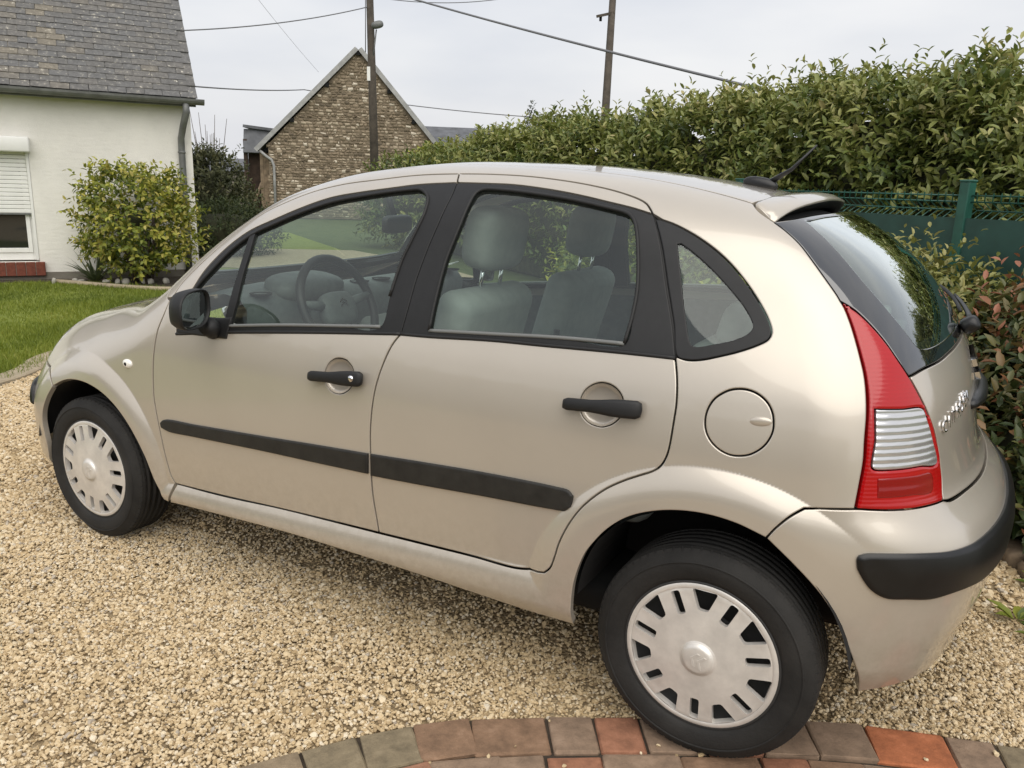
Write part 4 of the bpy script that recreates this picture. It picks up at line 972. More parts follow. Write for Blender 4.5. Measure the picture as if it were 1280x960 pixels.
for i, c in enumerate([(.125, .122, .116), (.14, .134, .124), (.16, .147, .125), (.13, .129, .126), (.185, .165, .13)]):
    m, t, b = mat_new('weathered_slate'); setp(b, Roughness=.75); co = objco(t); oi = t.nodes.new('ShaderNodeObjectInfo'); ad = t.nodes.new('ShaderNodeVectorMath'); ad.operation = 'ADD'
    t.links.new(co, ad.inputs[0]); sc_ = t.nodes.new('ShaderNodeVectorMath'); sc_.operation = 'SCALE'; sc_.inputs['Scale'].default_value = 3.1; t.links.new(oi.outputs['Location'], sc_.inputs[0]); t.links.new(sc_.outputs[0], ad.inputs[1])
    n_ = noise(t, 17, 8, .78, ad.outputs[0]); r_ = ramp(t, [(.30, tuple(k * .6 for k in c)), (.52, c), (.585, tuple(k * 1.22 for k in c)), (.625, (.30, .275, .215)), (.665, (.70, .68, .60))]); t.links.new(n_.outputs[0], r_.inputs[0]); t.links.new(r_.outputs[0], b.inputs['Base Color'])
    n2 = noise(t, 40, 5, .7, ad.outputs[0]); bump(t, b, n2.outputs[0], .5, .006); SL.append(m)

hrot = math.atan2(he[1], he[0])         # local x runs along the wall from the right corner, local y points into the house
house = empty('white_house', (HB[0], HB[1], 0), hrot); tag(house, 'low white roughcast house with lichened slate roof', 'house')
inw = -hn; ly = np.array([-math.sin(hrot), math.cos(hrot)]); YS = 1 if np.dot(ly, inw) > 0 else -1
def hb(name, x0, x1, o0, o1, z0, z1, mat, par=house, bevel=0.0):
    """box in house coordinates; o = distance out of the wall face"""
    return box(name, ((x0 + x1) / 2, -YS * (o0 + o1) / 2, (z0 + z1) / 2), (abs(x1 - x0), abs(o1 - o0), abs(z1 - z0)), mat, par, None, bevel)
EZ = 2.40; WX = 1.93; WT, WB = 1.66, .26          # eave height; window's right edge, top and bottom
wall = empty('wall'); wall.parent = house
hb('front_wall', 0, WX, -.30, 0, .10, EZ + .05, M['stucco'], wall)
hb('front_wall', WX, WX + 1.25, -.30, 0, WT, EZ + .05, M['stucco'], wall)
hb('front_wall', WX, WX + 1.25, -.30, 0, .10, WB - .02, M['stucco'], wall)
hb('front_wall', WX + 1.25, 7.5, -.30, 0, .10, EZ + .05, M['stucco'], wall)
RS = math.tan(R(45)); HD = 7.0
V = [(.0, YS * .30, .10), (.0, YS * HD, .10), (.0, YS * HD, EZ), (.0, YS * HD / 2, EZ + HD / 2 * RS - .1), (.0, YS * .30, EZ + .20)]; V += [(.3, y, z) for _, y, z in V]
bm = bmesh.new(); vv = [bm.verts.new(v) for v in V]; bm.faces.new(vv[:5]); bm.faces.new(vv[5:])
for i in range(5): bm.faces.new((vv[i], vv[(i+1) % 5], vv[5+(i+1) % 5], vv[5+i]))
bm_obj('gable_wall', bm, M['stucco'], wall)
hb('plinth', -.012, 7.5, -.30, .018, -.1, .10, M['plinth'])
hb('corner_pier', -.10, .0, -.28, .006, .10, EZ, M['stucco'], wall)
# window with roller shutter
win = empty('window'); win.parent = house
for nm, x0, x1, z0, z1 in (('window_frame', WX + .0, WX + .065, WB, WT), ('window_frame', WX + 1.185, WX + 1.25, WB, WT), ('window_frame', WX + .065, WX + 1.185, WB, WB + .10), ('window_frame', WX + .065, WX + 1.185, WT - .06, WT), ('window_frame', WX + .59, WX + .66, WB + .10, WT - .06)):
    hb(nm, x0, x1, -.13, -.07, z0, z1, M['pvc'], win, .006)
for x0, x1 in ((WX + .065, WX + .59), (WX + .66, WX + 1.185)):
    for a, b_, c_, d_ in ((x0, x0 + .05, WB + .10, WT - .06), (x1 - .05, x1, WB + .10, WT - .06), (x0 + .05, x1 - .05, WB + .10, WB + .16)): hb('casement', a, b_, -.118, -.055, c_, d_, M['pvc'], win, .005)
    hb('window_pane', x0 + .05, x1 - .05, -.10, -.094, WB + .16, WT - .06, M['paneglass'], win)
    hb('curtain', x0 + .05 + .06, x1 - .05, -.20, -.19, WB + .12, WT - .06, M['curtain'], win)
hb('window_reveal', WX, WX + 1.25, -.32, -.29, WB - .02, WT, M['liner'], win)
sill = empty('brick_sill'); sill.parent = house
for i in range(12): hb('sill_brick', WX - .06 + i * .115, WX - .06 + i * .115 + .107, -.06, .085, .06, WB - .022, M['sillbrick'], sill, .006)
hb('sill_mortar', WX - .055, WX + 1.3, -.05, .075, .065, WB - .03, M['plinth'], sill)
sh = empty('roller_shutter'); sh.parent = house
hb('shutter_box', WX - .03, WX + 1.29, .002, .17, 1.665, 1.86, M['pvc'], sh, .02)
for x0 in (WX + .002, WX + 1.215): hb('guide_rail', x0, x0 + .035, -.05, .012, WB, 1.665, M['pvc'], sh, .004)
z = .885
while z < 1.655:
    hb('slat', WX + .038, WX + 1.214, -.032, -.012, z, min(z + .050, 1.664), M['pvc'], sh, .007); z += .0535
hb('bottom_rail', WX + .038, WX + 1.214, -.036, -.008, .862, .884, M['zinc'], sh, .003)
# roof
roof = empty('roof'); roof.parent = house
def roof_pt(x, t, lift=0.0):
    """t = distance up the slope from the eave edge"""
    c45 = math.cos(R(45)); o = .26 - t * c45; return Vector((x, -YS * (o + lift * c45), EZ + .07 + t * c45 + lift * c45))
SLP = HD / 2 / math.cos(R(45)) + .3
V = [roof_pt(-.16, 0), roof_pt(7.6, 0), roof_pt(7.6, SLP), roof_pt(-.16, SLP)]; V2 = [v - Vector((0, 0, .07)) for v in V]
bm = bmesh.new(); a = [bm.verts.new(v) for v in V]; b_ = [bm.verts.new(v) for v in V2]; bm.faces.new(a); bm.faces.new(b_[::-1])
for i in range(4): bm.faces.new((a[i], b_[i], b_[(i+1) % 4], a[(i+1) % 4]))
bm_obj('roof_deck', bm, M['zinc'], roof)
V = [roof_pt(-.16, SLP), roof_pt(7.6, SLP)]; yb = YS * (HD + .2); zb = EZ + .0
bm = bmesh.new(); a = [bm.verts.new(v) for v in (V[0], V[1], Vector((7.6, yb, zb)), Vector((-.16, yb, zb)))]; bm.faces.new(a); bm_obj('rear_slope', bm, SL[0], roof)
rnd = random.Random(9); slm = []
for v in range(4):
    bm = bmesh.new(); box_bm(bm, (0, 0, 0), (.214, .30, .012)); 
    for vv in bm.verts: vv.co += Vector((rnd.uniform(-1, 1) * .004, rnd.uniform(-1, 1) * .006, 0))
    me = bpy.data.meshes.new('slate'); bm.to_mesh(me); bm.free(); me.materials.append(SL[0]); slm.append(me)
EXP = .118; rows = int(SLP / EXP) - 1; nobj = 0; SV, SQ = [], []
roofM = Matrix.Rotation(R(45) * YS, 3, 'X')
for r_i in range(rows):
    x = -.18 + (.11 if r_i % 2 else 0)
    while x < 7.4:
        t = r_i * EXP; c = roof_pt(x + .11, t + .13, .014 + rnd.uniform(0, .004)); tilt = R(4.2) + rnd.uniform(-.01, .01)
        rot = Matrix.Rotation(R(45) * YS - tilt * YS, 3, 'X') @ Matrix.Rotation(rnd.uniform(-.012, .012), 3, 'Z')
        if x < 3.05 and r_i < 19:
            o = bpy.data.objects.new('slate', slm[rnd.randrange(4)]); COL.objects.link(o); o.parent = roof; o.location = c; o.rotation_euler = rot.to_euler()
            o.material_slots[0].link = 'OBJECT'; wt = (5, 4, 1 + 1.5 * (x > 1.2), 4 * (x < 1.2) + 2, .1 + 1.0 * (x > 1.4)); o.material_slots[0].material = rnd.choices(SL, wt)[0]; nobj += 1
        else:
            n0 = len(SV); M3 = rot
            for v in slm[r_i % 4].vertices: SV.append(c + M3 @ v.co)
            for p in slm[0].polygons: SQ.append(tuple(n0 + i for i in p.vertices))
        x += .222
print('slates', nobj)
mesh_obj('slates', SV, SQ, SL[1], roof)['kind'] = 'stuff'
# fascia, gutter, downpipe
hb('fascia', -.16, 7.6, .20, .225, EZ - .04, EZ + .08, M['zinc'], roof)
hb('soffit', -.12, 7.6, -.0, .20, EZ - .015, EZ + .01, M['zinc'], roof)
V, Q = [], []
for x in (-.26, 7.6):
    for k in range(9):
        a = math.pi * k / 8; V.append((x, -YS * (.30 + .062 * math.cos(a)), EZ + .055 - .075 * math.sin(a)))
    for k in range(9):
        a = math.pi * (8 - k) / 8; V.append((x, -YS * (.30 + .056 * math.cos(a)), EZ + .055 - .068 * math.sin(a)))
for k in range(18): Q.append((k, (k+1) % 18, 18 + (k+1) % 18, 18 + k))
Q += [tuple(range(18)), tuple(18 + k for k in range(18))]
mesh_obj('gutter', V, Q, M['zinc'], house)
dp_ = lambda x, o, z: (x, -YS * o, z)
pipe = tube('downpipe', [dp_(-.02, .30, EZ - .01), dp_(-.02, .30, EZ - .12), dp_(.02, .20, EZ - .30), dp_(.045, .085, EZ - .46), dp_(.045, .06, EZ - .60), dp_(.045, .06, 1.2), dp_(.045, .06, .02)], .045, M['zinc'], house, 12)
for z in (1.75, .8): lathe('pipe_clip', [(.046, -.012), (.052, -.012), (.052, .012), (.046, .012)], M['zinc'], pipe, 16, 'Z', (.045, -YS * .06, z))

# planting by the house
p = hw(.72, .75); bush('golden_bush', (p.x, p.y, .84), (.56, .48, .54), 'rounded yellow-green bush in front of the white house wall', 'bush', M['golden'], 760, .082, .046, 8, 31, lump=.30, shootL=.26, tint=.70, stems=9, squareness=3.2, core=.2, tvar=.2, upb=.3)
def strap_plant(x, y, label, seed, n=70):
    r_ = np.random.default_rng(seed); root = empty('strap_leaved_plant', (x, y, 0)); tag(root, label, 'plant'); V, Q, tn = [], [], []
    for i in range(n):
        a = r_.uniform(0, 6.28); l = r_.uniform(.35, .62); el = r_.uniform(.5, 1.3); d = np.array([math.cos(a), math.sin(a), 0]); s_ = np.array([-d[1], d[0], 0]); b0 = len(V)
        for k in range(6):
            f = k / 5; p_ = d * (.04 + l * f * math.cos(el)) + np.array([0, 0, .02 + l * (f * math.sin(el) - .35 * f ** 2.4 * math.cos(el))]); w_ = .016 * (1 - f ** 2) + .001
            V += [p_ - s_ * w_, p_ + s_ * w_]; tn += [r_.uniform(.2, .9)] * 2
        for k in range(5): Q.append((b0+2*k, b0+2*k+1, b0+2*k+3, b0+2*k+2))
    fast_mesh('leaves', V, quad=Q, mat=M['strap'], parent=root, tint=tn)
p = hw(1.28, .45); strap_plant(p.x, p.y, 'spiky grey-green strap-leaved plant beside the golden bush', 6)
rk = simple('pale_rock', (.42, .40, .35), .9, var=.35, vscale=9, bmp=.5, bscale=30); rnd = random.Random(2)
for i in range(10):
    s_ = 1.66 - .16 * i; p = hw(s_ + rnd.uniform(-.12, .12), .42 + .06 * i + rnd.uniform(-.12, .10))
    o = superell('rock', (0, 0, .03), (rnd.uniform(.025, .085), rnd.uniform(.025, .055), rnd.uniform(.02, .05)), rk, None, (rnd.uniform(-.3, .3), rnd.uniform(-.3, .3), rnd.uniform(0, 3)), .8, .8, 10, 6)
    o.location = (p.x, p.y, 0); tag(o, 'pale rock in the bed under the house wall', 'rock', 'rocks edging the house bed')
he_ = empty('bed_border', (0, 0, 0)); tag(he_, 'thin concrete border strip round the house bed', 'border')
pts = spline(np.array([tuple(hw(s_, o_)[:2]) for s_, o_ in ((1.75, .42), (1.45, .70), (1.05, 1.12), (.55, 1.52), (0, 1.62), (-.7, 1.3))]), .1)
tube('border_strip', [(x, y, .012) for x, y in pts], .035, M['concrete'], he_, 8)

# ------------------------------------------------------------------ stone barn beyond the garden
r0 = np.array([math.cos(yaw), math.sin(yaw)]); bk = np.array([-r0[1], r0[0]])
BO = np.array([-22.86, 20.02]); brot = math.atan2(r0[1], r0[0]) + R(7)     # left end of the gable; local x to the right, y away
barn = empty('stone_barn', (BO[0], BO[1], 0), brot); tag(barn, 'old rubble-stone barn gable with a steep slate roof', 'barn')
BW, BE, BA, AX = 6.2, 2.75, 6.05, 3.35
m, t, b = mat_new('rubble_mortar'); setp(b, Roughness=.95); n_ = noise(t, 3, 6, .6, objco(t)); r_ = ramp(t, [(.3, (.14, .11, .075)), (.7, (.25, .20, .14))]); t.links.new(n_.outputs[0], r_.inputs[0]); t.links.new(r_.outputs[0], b.inputs['Base Color']); M['mortar'] = m
m, t, b = mat_new('rubble_stone'); setp(b, Roughness=.9); a = t.nodes.new('ShaderNodeAttribute'); a.attribute_name = 'tint'
r_ = ramp(t, [(0, (.11, .088, .06)), (.3, (.19, .15, .10)), (.6, (.28, .22, .15)), (.85, (.44, .37, .27)), (1, (.62, .55, .44))]); t.links.new(a.outputs['Fac'], r_.inputs[0]); t.links.new(r_.outputs[0], b.inputs['Base Color']); M['rubble'] = m
V = [(0, 0, 0), (BW, 0, 0), (BW, 0, BE), (AX, 0, BA), (0, 0, BE - .1)]; V += [(x, 9, z) for x, _, z in V]
bm = bmesh.new(); vv = [bm.verts.new(v) for v in V]; bm.faces.new(vv[:5]); bm.faces.new(vv[5:])
for i in range(5): bm.faces.new((vv[i], vv[(i+1) % 5], vv[5+(i+1) % 5], vv[5+i]))
bm_obj('gable_wall', bm, M['mortar'], barn)
r_ = np.random.default_rng(3); SVs, SQs, st = [], [], []
z = .05
while z < BA:
    h_ = r_.uniform(.06, .13); x = r_.uniform(-.1, .05)
    while x < BW:
        w_ = r_.uniform(.07, .24); cx, cz = x + w_ / 2, z + h_ / 2 + r_.normal(0, .012)
        lim = BE + (BA - BE) * (cx / AX if cx < AX else (BW - cx) / (BW - AX)) if 0 < cx < BW else 0
        if cz + h_ * .4 < lim - .06:
            b0 = len(SVs); dd = r_.uniform(.008, .035); g_ = .010
            q = [(x + g_, z + g_), (x + w_ - g_, z + g_), (x + w_ - g_, z + h_ - g_), (x + g_, z + h_ - g_)]
            q = [(a_ + r_.normal(0, .016), b_ + r_.normal(0, .020)) for a_, b_ in q]
            SVs += [(a_, .01, b_) for a_, b_ in q] + [(cx + (a_ - cx) * .78, -dd, cz + (b_ - cz) * .72) for a_, b_ in q]
            SQs += [(b0+4, b0+5, b0+6, b0+7)] + [(b0+i, b0+(i+1) % 4, b0+4+(i+1) % 4, b0+4+i) for i in range(4)]
            st += [float(np.clip(r_.normal(.55, .24) + .1 * math.sin(cx * 2) * math.sin(cz * 1.7), 0, 1))] * 8
        x += w_
    z += h_
so = fast_mesh('stones', SVs, quad=SQs, mat=M['rubble'], parent=barn, tint=st); so['kind'] = 'stuff'
def slab(name, p0, p1, y0, y1, th, mat, par):
    d = (Vector((p1[0], 0, p1[1])) - Vector((p0[0], 0, p0[1]))).normalized(); n_ = Vector((-d.z, 0, d.x))
    if n_.z < 0: n_ = -n_
    a = Vector((p0[0], 0, p0[1])); c_ = Vector((p1[0], 0, p1[1])); bm = bmesh.new(); vv = []
    for y in (y0, y1):
        for q in (a, c_, c_ + n_ * th, a + n_ * th): vv.append(bm.verts.new(q + Vector((0, y, 0))))
    bm.faces.new(vv[:4]); bm.faces.new(vv[4:])
    for i in range(4): bm.faces.new((vv[i], vv[(i+1) % 4], vv[4+(i+1) % 4], vv[4+i]))
    return bm_obj(name, bm, mat, par)
M['slatefar'] = simple('far_slate', (.11, .115, .125), .7, var=.3, vscale=3)
M['verge'] = simple('grey_verge_board', (.34, .34, .33), .7, var=.25, vscale=4)
lsl = (BA - BE) / AX; rsl = (BA - BE) / (BW - AX)
br = empty('roof'); br.parent = barn
slab('slope', (-.38, BE - .38 * lsl + .02), (AX, BA + .02), -.10, 9.2, .10, M['slatefar'], br); slab('slope', (BW + .35, BE - .35 * rsl + .02), (AX, BA + .02), -.10, 9.2, .10, M['slatefar'], br)
slab('verge_board', (-.38, BE - .38 * lsl), (AX, BA - .0), -.16, -.101, .16, M['verge'], br); slab('verge_board', (BW + .35, BE - .35 * rsl), (AX, BA - .0), -.16, -.101, .16, M['verge'], br)
for x, z in ((.9, 3.55), (2.2, 4.80), (AX, 5.75), (4.45, 4.75), (5.35, 3.68)):
    hh = BE + (BA - BE) * (x / AX if x < AX else (BW - x) / (BW - AX)); box('purlin_end', (x, -.05, hh - .10), (.14, .14, .14), M['liner'], barn)
tube('gutter_pipe', [(-.30, -.06, 2.42), (-.10, -.09, 2.25), (.12, -.10, 2.10), (.20, -.10, 1.9), (.20, -.10, 0)], .05, M['verge'], barn, 8)
# lean-to with a board wall and the slate roof of the wing behind
M['oldwood'] = simple('weathered_board', (.24, .18, .12), .9, var=.35, vscale=6, bmp=.5, bscale=30)
M['brownwood'] = simple('dark_brown_board', (.050, .032, .022), .9, var=.4, vscale=6)
lt2 = empty('lean_to_shed', (BO[0], BO[1], 0), brot); tag(lt2, 'brown timber lean-to with a dark slate roof beside the barn', 'shed')
box('back_wall', (-.45, 1.2, 1.3), (1.0, .1, 2.6), M['brownwood'], lt2)
for i, (x, w_) in enumerate(((-.36, .12), (-.23, .11), (-.11, .11))): box('board', (x, .6 - .05 * i, 1.2), (w_, .05, 2.4 - .06 * i), M['oldwood'], lt2)
tube('prop', [(-.85, .9, .2), (-.45, .9, 1.25)], .06, M['oldwood'], lt2, 6)
slab('shed_roof', (-1.06, 3.28), (.30, 3.15), .9, 6, .10, M['slatefar'], lt2); box('roof_face', (-.38, .92, 2.78), (1.35, .08, .92), M['slatefar'], lt2, Euler((R(-20), 0, 0)))
box('corner_post', (-1.0, .95, 1.4), (.14, .14, 2.9), M['brownwood'], lt2)

# far things
def small_house(name, c, w_, d_, ez, rz, label, rot=0.0):
    o = empty(name, (c[0], c[1], 0), rot); tag(o, label, 'house'); box('wall', (0, 0, ez / 2), (w_, d_, ez), M['plinth'], o)
    bm = bmesh.new(); a = [bm.verts.new(v) for v in ((-w_/2-.2, -d_/2-.2, ez), (w_/2+.2, -d_/2-.2, ez), (w_/2+.2, d_/2+.2, ez), (-w_/2-.2, d_/2+.2, ez), (-w_/2-.2, 0, rz), (w_/2+.2, 0, rz))]
    for f in ((0, 1, 5, 4), (2, 3, 4, 5), (0, 4, 3), (1, 2, 5), (0, 3, 2, 1)): bm.faces.new([a[i] for i in f])
    bm_obj('roof', bm, M['slatefar'], o)
small_house('far_house', (-33.0, 27.2), 3.0, 5, 1.7, 2.35, 'small far grey-roofed house between the white house and barn', brot)
small_house('far_house', (-23.4, 31.9), 7.5, 6, 2.6, 4.15, 'far slate roof showing to the right of the barn gable', brot)

# ------------------------------------------------------------------ poles and wires
M['polewood'] = simple('creosoted_pole', (.075, .062, .048), .9, var=.35, vscale=5, bmp=.5, bscale=20)
M['wire'] = simple('cable', (.17, .17, .18), .6)
pl = empty('utility_pole', (-16.95, 18.95, 0)); tag(pl, 'wooden utility pole with a small street lamp before the barn', 'utility pole')
tube('pole', [(0, 0, -.2), (-.10, 0, 4), (-.22, 0, 9)], [.15, .13, .10], M['polewood'], pl, 12)
lp = tube('lamp_arm', [(-.12, -.02, 5.0), (.04, -.06, 5.55), (.14, -.08, 6.05)], .022, M['zinc'], pl, 6); superell('lamp_head', (.20, -.10, 6.18), (.19, .12, .11), M['zinc'], pl, (0, R(-15), brot), .7, .8, 16, 8)
box('warning_plate', (-.13, -.15, 4.75), (.10, .03, .42), M['pvc'], pl, Euler((0, 0, brot)))
for z, x in ((7.25, -.35), (7.25, .05)): tube('insulator', [(x - .02, 0, z - .1), (x, 0, z + .05)], .05, M['pvc'], pl, 8)
box('cross_arm', (-.18, 0, 7.15), (.8, .09, .09), M['polewood'], pl, Euler((0, 0, brot)))
for x in (.06, -.28): tube('riser_cable', [(x - .02, -.10, 0), (x - .10, -.10, 2.0)] if x > 0 else [(-.30, -.05, 7.2), (-.27, -.12, 5.4)], .03 if x > 0 else .015, M['pvc'] if x > 0 else M['wire'], pl, 6)
p2 = empty('utility_pole', (-11.05, 23.8, 0)); tag(p2, 'bare leaning wooden pole with a short cross arm behind the hedge', 'utility pole')
tube('pole', [(0, 0, -.2), (-.25, .6, 3.7), (-.58, 1.5, 9)], [.16, .14, .11], M['polewood'], p2, 12)
box('cross_arm', (-.62, 1.0, 7.2), (.62, .08, .08), M['polewood'], p2, Euler((0, R(-14), brot))); tube('insulator', [(-.78, .98, 7.0), (-.78, .98, 7.14)], .05, M['liner'], p2, 8)
def wire(pts, rad, label, sag=.25):
    P = [Vector(p) for p in pts]; outp = []
    for i in range(len(P) - 1):
        for k in range(14):
            f = k / 14; outp.append(P[i].lerp(P[i + 1], f) - Vector((0, 0, sag * 4 * f * (1 - f))))
    outp.append(P[-1]); o = tube('overhead_wire', outp, rad, M['wire'], None, 5); tag(o, label, 'wire')
wire([(-17.15, 18.95, 7.35), (.5, 10.15, 2.15)], .026, 'thick cable dropping from the lamp pole towards the hedge', .10)
wire([(-17.15, 18.95, 6.75), (-17.25, 12.03, 4.92), (-18.2, 6.5, 4.2)], .016, 'cable from the lamp pole towards the white house roof', .12)
wire([(-17.15, 18.95, 7.05), (-15.0, 24.4, 7.95)], .014, 'short cable running from the lamp pole out over the field', .2)
wire([(-15.2, 8.0, 3.3), (-24.26, 23.46, 4.98), (-15.74, 28.0, 4.16), (-9, 31, 4.4)], .020, 'low cable passing behind the barn gable', .12)
wire([(-13.0, 8.6, 6.3), (-23.3, 23.3, 5.6)], .0045, 'hair-thin wire slanting down to the barn roof', .1)

# ------------------------------------------------------------------ distant planting
bush('twiggy_bush', (-14.55, 10.0, .95), (.75, .75, .90), 'dark twiggy bush between the white house and barn', 'bush', M['darkleaf'], 1000, .12, .055, 8, 41, lump=.2, shootL=.34, tint=.5, stems=5, top_sprigs=10, core=.45)
tw = empty('bare_shrub', (-14.8, 10.4, 0)); tag(tw, 'bare upright twigs rising above the dark bush', 'shrub'); r_ = np.random.default_rng(8)
for i in range(16):
    a = r_.uniform(0, 6.28); q = r_.uniform(.1, .5); h_ = r_.uniform(2.0, 2.95); tube('twig', [(0, 0, 0), (math.cos(a) * q * .5, math.sin(a) * q * .5, h_ * .5), (math.cos(a) * q, math.sin(a) * q, h_)], [.018, .012, .005], M['bark'], tw, 5)
bush('conifer_hedge', (-11.9, 8.2, .42), (.75, 1.0, .45), 'low green conifer hedge beside the house corner', 'hedge', M['conifer'], 700, .09, .03, 9, 42, lump=.12, shootL=.22, tint=.5)
bush('golden_bush', (-11.4, 14.6, 1.1), (.9, .7, 1.05), 'yellowing shrub at the far end of the hedge by the barn', 'bush', M['golden'], 500, .13, .07, 8, 43, lump=.15, shootL=.3, tint=.62)
bush('dark_conifer', (-8.0, 13.1, 1.45), (.38, .38, 1.45), 'small dark conifer poking above the hedge', 'conifer', M['darkleaf'], 500, .10, .035, 9, 44, lump=.1, shootL=.25, tint=.3, squareness=1.5, upb=1.2)
bush('evergreen_bush', (-10.2, 12.6, .98), (1.6, .9, .95), 'dark evergreen bush below the far end of the hedge', 'bush', M['laurel'], 700, .14, .06, 8, 45, lump=.15, shootL=.35, tint=.35)

# unseen hedge added behind the camera to darken the car paint's reflections
bh = empty('added_hedge', (-3, -9.5, 0)); tag(bh, 'unseen green hedge added behind the camera to darken the paint reflections', 'hedge')
r_ = np.random.default_rng(12); n = 900; bse = np.column_stack([r_.uniform(-13, 11, n), r_.uniform(.45, .6, n), r_.uniform(.1, 1.9, n)]); dr = np.column_stack([r_.normal(0, .4, n), np.ones(n), r_.normal(.5, .4, n)])
foliage('crown', [shoots(bse, dr, 8, r_.uniform(.25, .4, n), .22, .12, np.full(n, .4), r_)], M['laurel'], bh)
box('twigs', (-1, 0, .98), (24, 1.0, 1.96), M['twigcore'], bh, None, .1, 2)
# ------------------------------------------------------------------ the car
def rp(x, y):
    """point of the upper body surface above (x, y)"""
    P = cast(np.array([[x, y, 1.9]], float), np.array([[0, 0, -1.]]), 0, 1.6, 200); return tuple(P[0])
def mir(L_): return [(x, -y, z) for x, y, z in L_[::-1]]
OUT['roofseam_a'] = OUT['roofseam'][:14]; OUT['roofseam_b'] = OUT['roofseam'][13:]
OUT['qpart'] = OUT['qouter'][4:][::-1]
DITCH = [OUT['ditch'][-1], rp(-.15, -.445), rp(-.26, -.428), rp(-.39, -.415), rp(-.57, -.403), rp(-.8, -.40), rp(-1.1, -.41), rp(-1.32, -.425)]
PILLAR = [rp(-1.32, -.425), rp(-1.42, -.445), rp(-1.55, -.48), rp(-1.7, -.53), rp(-1.85, -.59), rp(-1.95, -.638), rp(-2.03, -.675)]
BSEAM = [rp(-2.03, -.675), rp(-2.15, -.60), rp(-2.3, -.53), rp(-2.5, -.48), rp(-2.7, -.45), rp(-2.86, -.44)]
HEADREAR = [(-2.845, -.70, .665), (-2.80, -.685, .735), (-2.765, -.65, .785), rp(-2.86, -.44)]

car = empty('parked_car', (0, 0, 0))
tag(car, 'champagne beige five-door hatchback parked on the gravel drive', 'car')

def lbl(o, s): o['label'] = s; return o

L_door1 = chain(['roofseam_a', 'bseam_a', '-fwin_paint', 'belt_f', 'bseam_c', 'doorbot_f', '-frontseam'], SIDE)
L_black1 = chain(['fwin_paint', 'bseam_b', '-belt_f'], SIDE)
L_glass1 = chain(['fglass'], SIDE)
L_door2 = chain(['belt_r', 'rearseam_b', 'doorbot_r', '-bseam_c'], SIDE)
L_door2t = chain(['roofseam_b', '-rwin_paint', '-bseam_a'], SIDE)
L_black2 = chain(['rwin_paint', 'rearseam_a', '-belt_r', '-bseam_b'], SIDE)
L_glass2 = chain(['rglass'], SIDE)
L_qout = chain(['qouter'], SIDE); L_qin = chain(['qinner'], SIDE)
L_fuel = smooth_loop(OUT['fuel'], SIDE, .007)
L_cupf = smooth_loop(OUT['hcup_f'], SIDE, .005); L_cupr = smooth_loop(OUT['hcup_r'], SIDE, .005)
L_side = chain(['roofseam', 'qpart', 'rearseam_b', 'doorbot_r', 'doorbot_f', [OUT['doorbot_f'][-1], (-1.982, -.815, .262)],
                [(-1.982, -.815, .262)] + OUT['sillbot'][:-1] + [OUT['arch_r'][0]], OUT['arch_r'][:12], '-bumpseam', 'bumptop', '-lamp_l', '-hatchseam', DITCH, PILLAR,
                [PILLAR[-1], (-2.012, -.735, 1.006), OUT['roofseam'][0]]], SIDE)
L_fender = chain(['frontseam', [OUT['frontseam'][-1], (-1.988, -.815, .262)], [(-1.988, -.815, .262), OUT['arch_f'][-1]], OUT['arch_f'][::-1][:9],
                  [OUT['arch_f'][4], (-2.70, -.775, .645), (-2.845, -.70, .665)], HEADREAR, BSEAM[::-1], [BSEAM[0], (-2.012, -.735, 1.006), OUT['frontseam'][0]]], SIDE)

def crease_pts(proj, bump=0.0):
    """sample points along the wheel-arch creases and the sill edge, where the surface bends tightly"""
    q = []
    for x0, r0, r1 in ((-2.46, .474, .40), (0.0, .501, .42)):
        for f in (-.10, -.03, 0.0, .05, .15, .28, .44, .62, .82, 1.0):
            rr = r0 + (r1 - r0) * f
            for a in np.arange(-.1, 3.3, .009 / rr): q.append((x0 + rr * math.cos(a), .29 + rr * math.sin(a)))
    if proj is SIDE:
        for dz in (.012, .004, 0.0, -.004, -.012, -.022, -.034, -.046, -.058):
            for x in np.arange(-2.3, -.2, .012): q.append((x, sill_top(x) + dz))
    q = np.array(q); P = np.column_stack([q[:, 0], -W(q[:, 0], q[:, 1]), q[:, 1]])
    return proj.uv(P)
G_SIDE = crease_pts(SIDE); G_TAIL = crease_pts(TAIL)
def strip_loop(top, bot):
    return chain([top, bot[::-1]], SIDE, .006)

